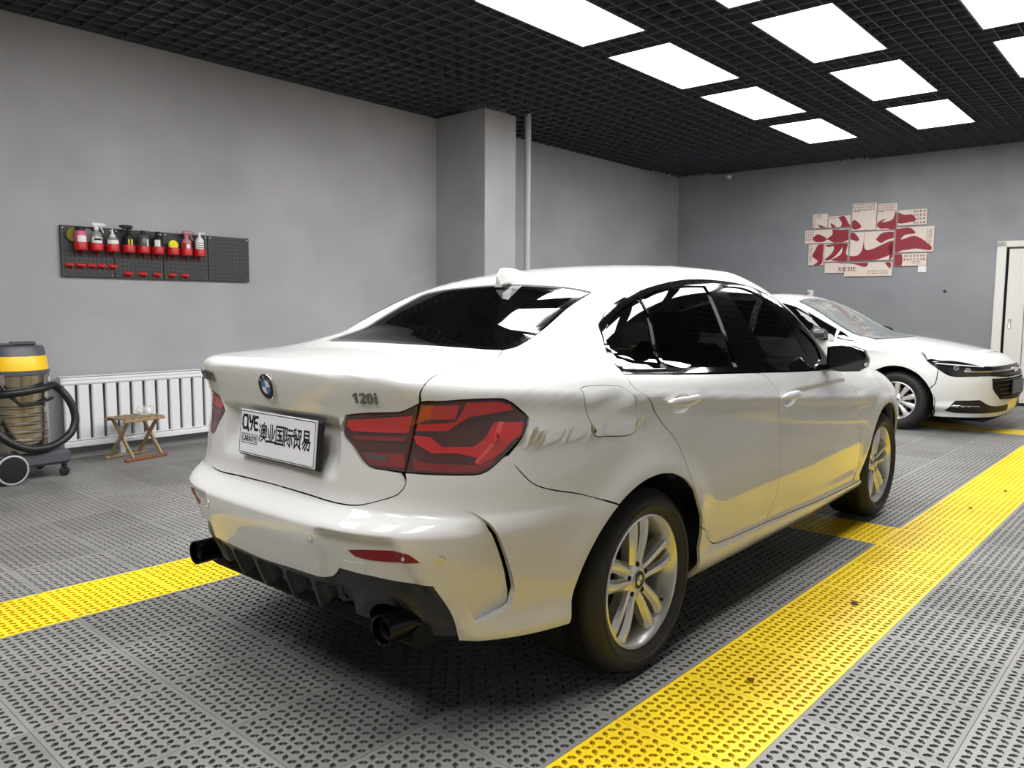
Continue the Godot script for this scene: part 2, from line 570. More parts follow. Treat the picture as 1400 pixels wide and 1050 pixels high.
func build_ceiling() -> void:
	var c := Node3D.new()
	c.name = "ceiling"
	c.transform = G
	c.set_meta("kind", "structure")
	add_child(c)
	obj("ceiling_slab", mb().box(Vector3(-0.6, 0.55, 3.15), Vector3(16.6, 0.1, 13.2)).mesh(), M.plenum, c)
	var hx := 0.655
	var hz := 0.312
	for k in range(-20, 60):                          # blades along the room
		var z: float = COLS[0] + (k + 0.5) * 0.16063
		if z < ZW + 0.02 or z > 9.4:
			continue
		var cuts := []
		for cz in COLS:
			if absf(z - cz) < hz:
				for r in ROWS.size():
					cuts.append([ROWS[r] - hx, ROWS[r] + hx])
		if z < -2.33:
			cuts.append([1.14, 1.7])
		cuts.append([6.8 + z * 0.083, 99.0])
		cuts.sort_custom(func(a, b): return a[0] < b[0])
		var b := mb()
		var x := -8.6
		for q in cuts:
			if q[0] > x:
				b.box(Vector3((x + q[0]) / 2, 0.022, z), Vector3(q[0] - x, 0.042, 0.007), 0.001)
			x = q[1]
		obj("ceiling_blade", b.mesh(), M.ceiling_black, c)
	for k in range(-38, 48):                          # blades across
		var x: float = ROWS[3] + (k + 0.5) * 0.165
		if x < -8.6 or x > 6.9:
			continue
		var in_row := false
		for r in ROWS.size():
			if absf(x - ROWS[r]) < hx:
				in_row = true
		var b := mb()
		var z := ZW + 0.01 + (0.09 if x > 5.5 else 0.0)
		if x > 1.14 and x < 1.7:
			z = -2.33
		for cz in (COLS if in_row else []):
			b.box(Vector3(x, 0.0215, (z + cz - hz) / 2), Vector3(0.007, 0.041, cz - hz - z), 0.001)
			z = cz + hz
		b.box(Vector3(x, 0.0215, (z + 9.4) / 2), Vector3(0.007, 0.041, 9.4 - z), 0.001)
		obj("ceiling_blade", b.mesh(), M.ceiling_black, c)
	obj("edge_trim", mb().box(Vector3(-1.0, 0.015, ZW + 0.012), Vector3(14.5, 0.03, 0.02), 0.002).mesh(), M.plenum, c)
	var fr := mb()
	for s in [-1.0, 1.0]:
		fr.box(Vector3(0, 0.014, s * 0.302), Vector3(1.302, 0.032, 0.014), 0.002)
		fr.box(Vector3(s * 0.644, 0.014, 0), Vector3(0.014, 0.032, 0.59), 0.002)
	fr.box(Vector3(0, 0.034, 0), Vector3(1.3, 0.008, 0.616))
	var frame := fr.mesh()
	var glow := mb().box(Vector3(0, 0.012, 0), Vector3(1.274, 0.02, 0.59), 0.001).mesh()
	for ci in COLS.size():
		for r in ROWS.size():
			var side: String = ["nearest the tool board", "in the middle", "farthest from the tool board"][ci]
			var lab := "ceiling light panel, %s from the back wall in the row %s" % [["seventh", "sixth", "fifth", "fourth", "third", "second", "first"][r], side]
			var at: Vector3 = G * Vector3(ROWS[r], 0, COLS[ci])
			var o := thing("ceiling_light", lab, "ceiling light", at, 0.0125, "ceiling light panels")
			obj("frame", frame, M.ceiling_black, o)
			obj("diffuser", glow, M.panel_glow, o)
			var a := AreaLight3D.new()
			a.name = "panel_light"
			a.area_size = Vector2(1.27, 0.58)
			a.light_energy = PANEL_ENERGY
			a.light_color = Color(1.0, 0.995, 0.985)
			a.shadow_enabled = true
			a.rotation = Vector3(-PI / 2, 0, 0)
			a.position = Vector3(0, -0.004, 0)
			o.add_child(a)

var OUTLINES := {
	"rear_window": [[-0.345,-0.410,-0.366,-0.230,-0.378,0.000,-0.366,0.230,-0.345,0.410], [-0.345,0.410,-0.322,0.460,-0.285,0.482,-0.240,0.478], [-0.240,0.478,-0.100,0.460,0.050,0.451,0.175,0.454], [0.175,0.454,0.190,0.357,0.200,0.176,0.212,0.000,0.200,-0.176,0.190,-0.357,0.175,-0.454], [0.175,-0.454,0.050,-0.451,-0.100,-0.460,-0.240,-0.478], [-0.240,-0.478,-0.285,-0.482,-0.322,-0.460,-0.345,-0.410]],
	"trunk_lid": [[0.739,-0.476,0.714,-0.415,0.687,-0.230,0.671,0.000,0.687,0.230,0.714,0.415,0.739,0.476], [0.739,0.476,0.609,0.538,0.434,0.580,0.319,0.589,0.265,0.588,0.224,0.586,0.204,0.580,0.184,0.575], [0.184,0.575,0.167,0.550,0.151,0.520,0.128,0.398,0.119,0.349], [0.119,0.349,0.078,0.322,0.041,0.369,-0.002,0.422,-0.009,0.482,-0.013,0.527], [-0.013,0.527,-0.042,0.543,-0.071,0.525,-0.088,0.473,-0.100,0.410,-0.101,0.332,-0.095,0.190,-0.093,0.000,-0.095,-0.190,-0.101,-0.332,-0.100,-0.410,-0.088,-0.473,-0.071,-0.525,-0.042,-0.543,-0.013,-0.527], [-0.013,-0.527,-0.009,-0.482,-0.002,-0.422,0.041,-0.369,0.078,-0.322,0.119,-0.349], [0.119,-0.349,0.128,-0.398,0.151,-0.520,0.167,-0.550,0.184,-0.575], [0.184,-0.575,0.204,-0.580,0.224,-0.586,0.265,-0.588,0.319,-0.589,0.434,-0.580,0.609,-0.538,0.739,-0.476]],
	"quarter_panel": [[-0.333,0.432,-0.434,0.375,-0.566,0.337,-0.682,0.325,-0.746,0.315,-0.783,0.298,-0.789,0.287,-0.785,0.273], [-0.785,0.273,-0.749,0.243,-0.706,0.217,-0.662,0.194,-0.617,0.173], [-0.617,0.173,-0.597,0.159,-0.565,0.131,-0.545,0.107,-0.550,0.091], [-0.550,0.091,-0.573,0.065,-0.609,0.051], [-0.606,0.049,-0.581,0.016,-0.538,-0.033,-0.478,-0.065,-0.360,-0.106,-0.208,-0.164], [-0.208,-0.164,-0.180,-0.154,-0.151,-0.146,-0.120,-0.139,-0.089,-0.134,-0.057,-0.131,-0.024,-0.130,0.009,-0.130,0.041,-0.133,0.074,-0.137,0.106,-0.143,0.136,-0.151,0.166,-0.160,0.195,-0.171,0.222,-0.184,0.248,-0.198,0.271,-0.213,0.292,-0.228,0.311,-0.245,0.328,-0.262,0.342,-0.280,0.354,-0.298], [0.354,-0.298,0.390,-0.308], [0.390,-0.308,0.298,-0.240,0.207,-0.154,0.129,-0.063,0.012,0.010,-0.046,0.051,-0.120,0.100,-0.128,0.148], [-0.128,0.148,-0.127,0.200,-0.065,0.299,-0.018,0.378,0.020,0.403], [0.020,0.403,0.102,0.449,0.230,0.481,0.423,0.507,0.628,0.526,0.841,0.525,1.092,0.510,1.283,0.475,1.456,0.404,1.620,0.299,1.746,0.194,1.996,0.141,1.860,0.122], [1.860,0.122,1.970,0.208], [1.970,0.208,1.750,0.346,1.600,0.479,1.450,0.586], [1.450,0.586,1.200,0.610,0.900,0.613,0.500,0.606,0.185,0.582], [0.185,0.582,0.050,0.546,-0.100,0.488,-0.240,0.440,-0.290,0.428,-0.333,0.432]],
	"roof": [[0.187,-0.456,0.203,-0.357,0.213,-0.176,0.225,0.000,0.213,0.176,0.203,0.357,0.187,0.456], [0.185,0.460,0.500,0.500,0.900,0.525,1.200,0.525,1.450,0.500], [1.450,0.500,1.490,0.270,1.500,0.000,1.490,-0.270,1.450,-0.500], [1.450,-0.500,1.200,-0.525,0.900,-0.525,0.500,-0.500,0.185,-0.460]],
	"windshield": [[1.465,-0.490,1.505,-0.270,1.515,0.000,1.505,0.270,1.465,0.490], [1.450,0.500,1.600,0.560,1.750,0.615,1.970,0.670], [1.970,0.670,2.060,0.370,2.090,0.000,2.060,-0.370,1.970,-0.670], [1.970,-0.670,1.750,-0.615,1.600,-0.560,1.450,-0.500]],
	"tail_lamp_inner": [[0.588,0.960,0.563,0.947,0.533,0.935,0.412,0.923,0.364,0.915], [0.364,0.915,0.337,0.868,0.385,0.825,0.435,0.778,0.493,0.771,0.549,0.768], [0.549,0.768,0.588,0.960]],
	"tail_lamp_outer": [[0.588,0.960,0.644,0.967,0.699,0.971,0.751,0.974,0.800,0.972], [0.800,0.972,0.821,0.964,0.853,0.937,0.875,0.916,0.872,0.895], [0.872,0.895,0.853,0.857,0.815,0.818,0.779,0.786,0.746,0.767,0.699,0.765,0.549,0.768], [0.549,0.768,0.588,0.960]],
	"rear_bumper": [[-0.549,0.768,-0.552,0.739,-0.531,0.708,-0.479,0.686,-0.415,0.666,-0.341,0.661,-0.201,0.666,0.000,0.669,0.201,0.666,0.341,0.661,0.415,0.666,0.479,0.686,0.531,0.708,0.552,0.739,0.549,0.768], [0.549,0.768,0.699,0.765,0.746,0.767,0.779,0.786,0.815,0.818], [0.818,0.815,0.841,0.777,0.886,0.729,0.944,0.704,1.057,0.673,1.202,0.618], [1.202,0.618,1.174,0.596,1.149,0.572,1.125,0.545,1.104,0.515,1.085,0.484,1.069,0.450,1.056,0.416,1.046,0.380,1.040,0.344,1.039,0.308,1.038,0.271], [1.038,0.271,0.929,0.272,0.829,0.276,0.689,0.282], [0.689,0.282,0.668,0.370,0.622,0.462], [0.622,0.462,0.543,0.468,0.455,0.477,0.360,0.482], [0.360,0.482,0.336,0.452,0.308,0.445,0.177,0.443,0.000,0.436,-0.177,0.443,-0.308,0.445,-0.336,0.452,-0.360,0.482], [-0.360,0.482,-0.455,0.477,-0.543,0.468,-0.622,0.462], [-0.622,0.462,-0.668,0.370,-0.689,0.282], [-0.689,0.282,-0.829,0.276,-0.929,0.272,-1.038,0.271], [-1.038,0.271,-1.039,0.308,-1.040,0.344,-1.046,0.380,-1.056,0.416,-1.069,0.450,-1.085,0.484,-1.104,0.515,-1.125,0.545,-1.149,0.572,-1.174,0.596,-1.202,0.618], [-1.202,0.618,-1.057,0.673,-0.944,0.704,-0.886,0.729,-0.841,0.777,-0.818,0.815], [-0.815,0.818,-0.779,0.786,-0.746,0.767,-0.699,0.765,-0.549,0.768]],
	"flank_hole": [[0.681,0.677,0.717,0.665,0.751,0.643,0.770,0.624,0.793,0.576,0.822,0.492,0.839,0.430,0.841,0.399], [0.837,0.397,0.831,0.370,0.793,0.355,0.730,0.341], [0.730,0.341,0.687,0.486,0.681,0.677]],
	"flank": [[0.681,0.677,0.717,0.665,0.751,0.643,0.759,0.626,0.782,0.578,0.814,0.485,0.832,0.405], [0.832,0.405,0.831,0.370,0.793,0.355,0.730,0.341], [0.730,0.341,0.687,0.486,0.681,0.677]],
	"slit_void": [[0.751,0.643,0.770,0.624,0.793,0.576,0.822,0.492,0.839,0.430,0.841,0.399], [0.841,0.399,0.832,0.405], [0.832,0.405,0.814,0.485,0.782,0.578,0.759,0.626,0.751,0.643]],
	"diffuser": [[-0.360,0.482,-0.336,0.452,-0.308,0.445,-0.177,0.443,0.000,0.436,0.177,0.443,0.308,0.445,0.336,0.452,0.360,0.482], [0.360,0.482,0.455,0.477,0.543,0.468,0.622,0.462], [0.622,0.462,0.668,0.370,0.689,0.282], [0.689,0.282,0.598,0.283,0.540,0.267,0.402,0.318,0.151,0.308,0.000,0.306,-0.151,0.308,-0.402,0.318,-0.540,0.267,-0.598,0.283,-0.689,0.282], [-0.689,0.282,-0.668,0.370,-0.622,0.462], [-0.622,0.462,-0.543,0.468,-0.455,0.477,-0.360,0.482]],
	"reflector": [[0.400,0.548,0.462,0.558,0.559,0.561,0.593,0.535], [0.593,0.535,0.504,0.528,0.422,0.532,0.400,0.548]],
	"tow_cover": [[0.378,0.512,0.444,0.513], [0.444,0.513,0.446,0.479], [0.446,0.479,0.365,0.485], [0.365,0.485,0.378,0.512]],
	"rear_door": [[-0.128,1.017,-0.120,0.979,-0.046,0.929,0.012,0.868,0.129,0.770,0.207,0.651,0.298,0.522,0.390,0.407,0.471,0.343], [0.471,0.343,0.523,0.325,0.990,0.312], [0.990,0.312,1.040,0.434,1.021,0.657,0.981,0.835,0.959,0.889,0.914,0.943,0.830,0.966], [0.830,0.966,0.285,0.992,-0.128,1.017]],
	"front_door": [[0.830,0.966,0.914,0.943,0.959,0.889,0.981,0.835,1.021,0.657,1.040,0.434,0.990,0.312], [0.990,0.312,2.170,0.277], [2.170,0.277,2.221,0.360,2.112,0.617,2.071,0.756,2.000,0.850,1.880,0.930], [1.880,0.930,1.450,0.938,0.830,0.966]],
	"front_fender": [[1.880,0.108,2.000,0.026,2.071,-0.065,2.112,-0.159,2.221,-0.320,2.170,-0.375], [2.170,-0.375,2.310,-0.370], [2.299,-0.367,2.299,-0.330,2.309,-0.301,2.328,-0.268,2.355,-0.235,2.390,-0.202,2.432,-0.173,2.480,-0.147,2.533,-0.128,2.589,-0.114,2.647,-0.108,2.706,-0.108,2.764,-0.114,2.819,-0.125,2.871,-0.142,2.918,-0.162,2.958,-0.187,2.992,-0.214,3.017,-0.242,3.034,-0.270], [3.034,-0.270,3.080,-0.185,3.100,-0.072,3.120,0.161], [3.120,0.161,2.950,0.130,2.600,0.127,2.200,0.164,1.980,0.207], [1.980,0.207,1.860,0.122,1.880,0.108]],
	"hood": [[1.985,-0.660,2.070,-0.370,2.100,0.000,2.070,0.370,1.985,0.660], [1.980,0.670,2.200,0.700,2.600,0.705,2.950,0.660,3.120,0.570], [3.120,0.570,3.240,0.370,3.300,0.000,3.240,-0.370,3.120,-0.570], [3.120,-0.570,2.950,-0.660,2.600,-0.705,2.200,-0.700,1.980,-0.670]],
	"front_bumper": [[-0.665,0.797,-0.419,0.768,0.000,0.753,0.419,0.768,0.665,0.797], [0.665,0.797,0.782,0.640,0.807,0.500,0.846,0.387], [0.842,0.375,0.829,0.323,0.828,0.271,0.819,0.220], [0.817,0.215,0.624,0.215,0.560,0.215,0.280,0.215,0.000,0.215,-0.280,0.215,-0.560,0.215,-0.624,0.215,-0.817,0.215], [-0.819,0.220,-0.828,0.271,-0.829,0.323,-0.842,0.375], [-0.846,0.387,-0.807,0.500,-0.782,0.640,-0.665,0.797]],
	"sill": [[0.354,0.425,0.390,0.407,0.471,0.343,0.523,0.325,0.990,0.312], [0.990,0.312,2.170,0.277,2.315,0.278], [2.315,0.278,2.330,0.213], [2.330,0.213,0.360,0.213], [0.361,0.220,0.369,0.261,0.372,0.302,0.370,0.344,0.364,0.385,0.354,0.425]],
	"quarter_glass": [[-0.106,1.030,0.156,1.018], [0.156,1.018,0.251,1.265], [0.251,1.265,0.098,1.210,-0.006,1.158,-0.049,1.109,-0.106,1.030]],
	"rear_glass": [[0.173,1.019,0.687,0.995], [0.687,0.995,0.747,1.317], [0.747,1.317,0.583,1.313,0.386,1.292,0.266,1.264], [0.266,1.264,0.173,1.019]],
	"front_glass": [[0.895,1.321,1.103,1.316,1.246,1.284,1.378,1.230,1.532,1.131,1.650,1.050,1.658,0.986], [1.658,0.986,1.504,0.952,1.015,0.978], [1.015,0.978,0.895,1.321]],
	"window_trim": [[-0.128,1.017,-0.127,1.051,-0.065,1.109,-0.018,1.165,0.020,1.187], [0.020,1.187,0.102,1.229,0.230,1.273,0.423,1.314,0.628,1.339,0.841,1.345,1.092,1.335,1.283,1.305,1.456,1.240,1.620,1.140,1.746,1.035,1.996,0.934,1.860,0.945], [1.860,0.945,1.800,0.921,1.450,0.940,0.841,0.969,0.285,0.996,-0.128,1.017]],
	"fuel_flap": [[-0.367,0.127,-0.345,0.130,-0.200,0.111,-0.167,0.097,-0.121,0.053,-0.119,-0.008,-0.279,0.004,-0.313,0.013,-0.335,0.037,-0.361,0.083,-0.367,0.127]],
	"lamp_inner_bar": [[0.368,0.901,0.569,0.924], [0.569,0.924,0.555,0.877], [0.555,0.877,0.382,0.871], [0.382,0.871,0.362,0.883], [0.362,0.883,0.368,0.901]],
	"lamp_inner_low": [[0.411,0.813,0.545,0.821], [0.545,0.821,0.546,0.781], [0.546,0.781,0.445,0.782], [0.445,0.782,0.411,0.813]],
	"lamp_inner_mid": [[0.384,0.859,0.547,0.866], [0.547,0.866,0.545,0.853], [0.545,0.853,0.390,0.848], [0.390,0.848,0.384,0.859]],
	"lamp_reverse": [[0.413,0.813,0.495,0.809], [0.495,0.809,0.493,0.796], [0.493,0.796,0.443,0.796], [0.443,0.796,0.413,0.813]],
	"lamp_outer_top": [[0.596,0.952,0.691,0.956], [0.691,0.956,0.680,0.917], [0.680,0.917,0.579,0.913], [0.579,0.913,0.596,0.952]],
	"lamp_outer_sweep": [[0.574,0.883,0.660,0.885], [0.660,0.885,0.714,0.923], [0.714,0.923,0.834,0.940], [0.834,0.940,0.822,0.954], [0.822,0.954,0.788,0.964], [0.788,0.964,0.707,0.962], [0.707,0.962,0.699,0.940], [0.699,0.940,0.680,0.908], [0.680,0.908,0.583,0.901], [0.583,0.901,0.574,0.883]],
	"lamp_outer_hook": [[0.568,0.871,0.615,0.867], [0.615,0.867,0.644,0.841], [0.644,0.841,0.726,0.841], [0.726,0.841,0.750,0.857], [0.750,0.857,0.781,0.907], [0.781,0.907,0.861,0.907], [0.861,0.907,0.850,0.870], [0.850,0.870,0.798,0.821], [0.798,0.821,0.738,0.790], [0.738,0.790,0.734,0.811], [0.734,0.811,0.683,0.825], [0.683,0.825,0.620,0.823], [0.620,0.823,0.579,0.847], [0.579,0.847,0.568,0.871]],
	"lamp_outer_low": [[0.569,0.809,0.596,0.797], [0.596,0.797,0.730,0.791], [0.730,0.791,0.794,0.821], [0.794,0.821,0.779,0.795], [0.779,0.795,0.742,0.774], [0.742,0.774,0.691,0.772], [0.691,0.772,0.569,0.777], [0.569,0.777,0.569,0.809]],
	"lamp_outer_rim": [[0.793,0.909,0.808,0.909], [0.808,0.909,0.781,0.844], [0.781,0.844,0.734,0.795], [0.734,0.795,0.728,0.799], [0.728,0.799,0.772,0.849], [0.772,0.849,0.793,0.909]],
	"b_windshield": [[1.400,-0.500,1.375,-0.300,1.360,0.000,1.375,0.300,1.400,0.500], [1.400,0.500,1.690,0.530,1.900,0.555,2.100,0.600,2.240,0.655], [2.240,0.655,2.370,0.570,2.450,0.300,2.470,0.000,2.450,-0.300,2.370,-0.570,2.240,-0.655], [2.240,-0.655,2.100,-0.600,1.900,-0.555,1.690,-0.530,1.400,-0.500]],
	"b_glass": [[1.000,1.330,1.217,1.305,1.509,1.225,1.822,1.067,1.920,1.015], [1.920,1.015,1.950,0.890], [1.950,0.890,1.000,0.915], [1.000,0.915,1.000,1.330]],
	"b_glass_tri": [[1.950,1.000,2.013,0.969,2.160,0.895], [2.160,0.895,1.975,0.888], [1.975,0.888,1.950,1.000]],
	"b_glass_rear": [[-0.050,1.200,0.300,1.290,0.600,1.330,0.920,1.335], [0.920,1.335,0.920,0.917], [0.920,0.917,-0.250,0.965], [-0.250,0.965,-0.050,1.200]],
	"b_rail": [[2.300,0.156,2.100,0.226,1.900,0.322,1.690,0.430,1.400,0.552], [1.400,0.552,0.900,0.588,0.300,0.563,-0.300,0.413,-0.850,0.308], [-0.850,0.308,-0.850,0.077], [-0.850,0.077,-0.250,0.055,1.000,0.022,1.970,0.023,2.200,0.041], [2.200,0.041,2.300,0.156]],
	"b_roof": [[-0.850,-0.590,-0.850,0.000,-0.850,0.590], [-0.850,0.600,-0.300,0.550,0.300,0.540,0.900,0.545,1.400,0.530], [1.390,0.510,1.365,0.300,1.350,0.000,1.365,-0.300,1.390,-0.510], [1.400,-0.530,0.900,-0.545,0.300,-0.540,-0.300,-0.550,-0.850,-0.600]],
	"b_door": [[1.000,0.905,1.970,0.882,2.100,0.883], [2.100,0.883,2.130,0.600,2.130,0.300], [2.130,0.300,1.000,0.300], [1.000,0.300,1.000,0.905]],
	"b_door_rear": [[-0.250,0.955,1.000,0.905], [1.000,0.905,1.000,0.300], [1.000,0.300,0.450,0.300,0.200,0.600,-0.250,0.955]],
	"b_quarter": [[-0.850,0.970,-0.250,0.955], [-0.250,0.955,0.200,0.600,0.450,0.300], [0.450,0.300,0.360,0.300], [0.355,0.300,0.347,0.374,0.324,0.444,0.287,0.509,0.238,0.564,0.178,0.607,0.110,0.638,0.037,0.653,-0.037,0.653,-0.110,0.638,-0.177,0.607,-0.238,0.564,-0.287,0.509,-0.324,0.444,-0.347,0.374,-0.355,0.300], [-0.355,0.300,-0.850,0.300], [-0.850,0.300,-0.850,0.970]],
	"b_sill": [[2.130,0.300,0.360,0.300], [0.360,0.300,0.360,0.190], [0.360,0.190,2.240,0.190], [2.240,0.190,2.245,0.300], [2.245,0.300,2.130,0.300]],
	"b_hood": [[2.340,-0.735,2.390,-0.600,2.470,-0.300,2.490,0.000,2.470,0.300,2.390,0.600,2.340,0.735], [2.340,0.735,2.500,0.785,2.660,0.800,2.790,0.815,2.890,0.847], [2.890,0.847,3.048,0.800,3.289,0.632,3.372,0.476,3.406,0.282,3.416,0.000,3.406,-0.282,3.372,-0.476,3.289,-0.632,3.048,-0.800,2.890,-0.847], [2.890,-0.847,2.790,-0.815,2.660,-0.800,2.500,-0.785,2.340,-0.735]],
	"b_fender": [[2.100,0.031,2.130,-0.188,2.130,-0.377], [2.130,-0.377,2.245,-0.383], [2.246,-0.357,2.255,-0.329,2.272,-0.300,2.297,-0.271,2.329,-0.243,2.368,-0.216,2.412,-0.193,2.461,-0.176,2.513,-0.163,2.567,-0.156,2.622,-0.155,2.676,-0.160,2.729,-0.171,2.778,-0.186,2.824,-0.206,2.863,-0.230,2.897,-0.255,2.923,-0.282], [2.923,-0.282,2.970,-0.241,2.990,-0.134], [2.990,-0.134,2.890,-0.090], [2.890,-0.090,2.790,0.003,2.660,0.035,2.500,0.065,2.340,0.125], [2.340,0.125,2.300,0.156,2.200,0.041,2.100,0.031]],
	"b_headlamp": [[0.770,0.720,0.655,0.726,0.455,0.685,0.334,0.672], [0.334,0.672,0.385,0.587], [0.385,0.587,0.512,0.582,0.630,0.582], [0.630,0.582,0.704,0.645,0.770,0.720]],
	"b_bumper": [[-0.385,0.587,-0.200,0.570,0.000,0.570,0.200,0.570,0.385,0.587], [0.385,0.587,0.512,0.582,0.630,0.582,0.704,0.645], [0.704,0.645,0.718,0.500,0.748,0.446], [0.748,0.446,0.731,0.395,0.717,0.341,0.714,0.286,0.705,0.231,0.699,0.179], [0.699,0.179,0.686,0.165,0.580,0.165,0.400,0.165,0.200,0.165,0.000,0.165,-0.200,0.165,-0.400,0.165,-0.580,0.165,-0.686,0.165,-0.699,0.179], [-0.699,0.179,-0.705,0.231,-0.714,0.286,-0.717,0.341,-0.731,0.395,-0.748,0.446], [-0.748,0.446,-0.718,0.500,-0.704,0.645], [-0.704,0.645,-0.630,0.582,-0.512,0.582,-0.385,0.587]],
	"b_grille_up": [[-0.334,0.672,0.000,0.672,0.334,0.672], [0.334,0.672,0.385,0.587], [0.385,0.587,0.000,0.575,-0.385,0.587], [-0.385,0.587,-0.334,0.672]],
	"b_grille": [[-0.368,0.560,0.000,0.555,0.368,0.560], [0.368,0.560,0.352,0.450,0.272,0.350], [0.272,0.350,0.000,0.335,-0.272,0.350], [-0.272,0.350,-0.352,0.450,-0.368,0.560]],
	"b_fog": [[0.640,0.234,0.586,0.338], [0.586,0.338,0.443,0.349], [0.443,0.349,0.350,0.289,0.120,0.285], [0.120,0.285,0.120,0.225], [0.120,0.225,0.384,0.214,0.567,0.214], [0.567,0.214,0.640,0.234]],
	"b_plate": [[-0.160,0.500,0.160,0.500], [0.160,0.500,0.160,0.390], [0.160,0.390,-0.160,0.390], [-0.160,0.390,-0.160,0.500]],
}

const CANVASES := [
[-0.957,-0.738,2.419,2.629], [-0.728,-0.416,2.416,2.582], [-0.399,-0.073,2.356,2.739], [-0.061,0.194,2.348,2.712], [0.208,0.574,2.394,2.609], [-1.056,-0.431,2.196,2.392], [-0.412,0.172,1.925,2.332], [-0.995,-0.778,1.876,2.186], [-0.768,-0.431,1.923,2.185], [0.190,0.675,2.022,2.369], [0.189,0.597,1.833,2.005], [-0.753,-0.481,1.756,1.907], [-0.476,0.166,1.701,1.897], ]
const BRUSH := [
[-0.883,2.475,-0.796,2.445,-0.749,2.418,-0.777,2.394,-0.836,2.422],
[-0.946,2.276,-0.873,2.332,-0.798,2.303,-0.739,2.258,-0.786,2.218,-0.902,2.224],
[-0.867,2.171,-0.785,2.193,-0.786,2.033,-0.797,1.899,-0.913,1.877,-0.857,1.934,-0.935,2.013,-0.905,2.088],
[-0.598,2.558,-0.511,2.577,-0.460,2.500,-0.426,2.449,-0.366,2.511,-0.267,2.407,-0.359,2.372,-0.424,2.416,-0.551,2.398,-0.538,2.472,-0.573,2.540],
[-0.746,2.250,-0.660,2.330,-0.691,2.481,-0.616,2.427,-0.566,2.383,-0.422,2.375,-0.291,2.245,-0.305,2.205,-0.416,2.235,-0.479,2.213,-0.606,2.185,-0.705,2.240],
[-0.759,2.167,-0.509,2.181,-0.537,2.091,-0.661,1.962,-0.758,1.948,-0.649,2.062,-0.636,2.145,-0.717,2.140],
[-0.557,2.175,-0.445,2.178,-0.454,2.022,-0.311,2.000,-0.244,2.080,-0.212,2.388,-0.190,2.078,0.168,2.192,0.169,2.032,0.030,1.956,-0.121,1.925,-0.660,1.942,-0.534,2.025,-0.514,2.123],
[-0.068,2.428,-0.025,2.474,0.064,2.509,0.006,2.456,0.139,2.488,0.178,2.605,0.202,2.349,0.071,2.364,-0.020,2.369],
[0.201,2.587,0.284,2.542,0.386,2.536,0.440,2.462,0.362,2.435,0.208,2.436],
[-0.066,2.219,0.013,2.303,0.170,2.311,0.174,2.239,0.078,2.204,0.005,2.167],
[0.183,2.350,0.373,2.356,0.442,2.281,0.312,2.264,0.264,2.203,0.444,2.242,0.648,2.092,0.643,2.042,0.453,2.069,0.286,2.051,0.336,2.081,0.199,2.031],
[0.185,2.010,0.278,2.004,0.283,1.836,0.193,1.839],
[0.097,2.131,0.170,2.160,0.178,1.999,0.122,1.918,0.125,2.001],
[0.063,1.891,0.146,1.888,0.139,1.808],
[-0.626,1.907,-0.158,1.894,-0.164,1.848,-0.210,1.836,-0.337,1.878,-0.480,1.890],
]

# ------------------------------------------------------------------ car bodies
# A body is a field f(x, y, z): below zero inside. Panels are outlines laid on its surface, so that every gap between them closes.
static func sst(a: float, b: float, x: float) -> float:
	var t := clampf((x - a) / (b - a), 0.0, 1.0)
	return t * t * (3.0 - 2.0 * t)

class Lut:
	var x0: float
	var k: float
	var y := PackedFloat32Array()
	const N := 400

	func _init(xs: Array, ys: Array) -> void:        # monotone cubic through the points
		var m := xs.size()
		var h: Array[float] = []
		var d: Array[float] = []
		for i in m - 1:
			h.append(xs[i + 1] - xs[i])
			d.append((ys[i + 1] - ys[i]) / h[i])
		var s: Array[float] = [d[0]]
		for i in range(1, m - 1):
			if d[i - 1] * d[i] > 0.0:
				var w1 := 2.0 * h[i] + h[i - 1]
				var w2 := h[i] + 2.0 * h[i - 1]
				s.append((w1 + w2) / (w1 / d[i - 1] + w2 / d[i]))
			else:
				s.append(0.0)
		s.append(d[m - 2])
		x0 = xs[0]
		k = N / (xs[m - 1] - xs[0])
		var i := 0
		for q in N + 2:
			var x: float = minf(x0 + q / k, xs[m - 1])
			while i < m - 2 and x > xs[i + 1]:
				i += 1
			var t: float = (x - xs[i]) / h[i]
			var u := 1.0 - t
			y.append(ys[i] * (1 + 2 * t) * u * u + ys[i + 1] * t * t * (3 - 2 * t) + h[i] * (s[i] * t * u * u - s[i + 1] * t * t * u))

	func at(x: float) -> float:
		var f := clampf((x - x0) * k, 0.0, N - 0.001)
		var i := int(f)
		return lerpf(y[i], y[i + 1], f - i)

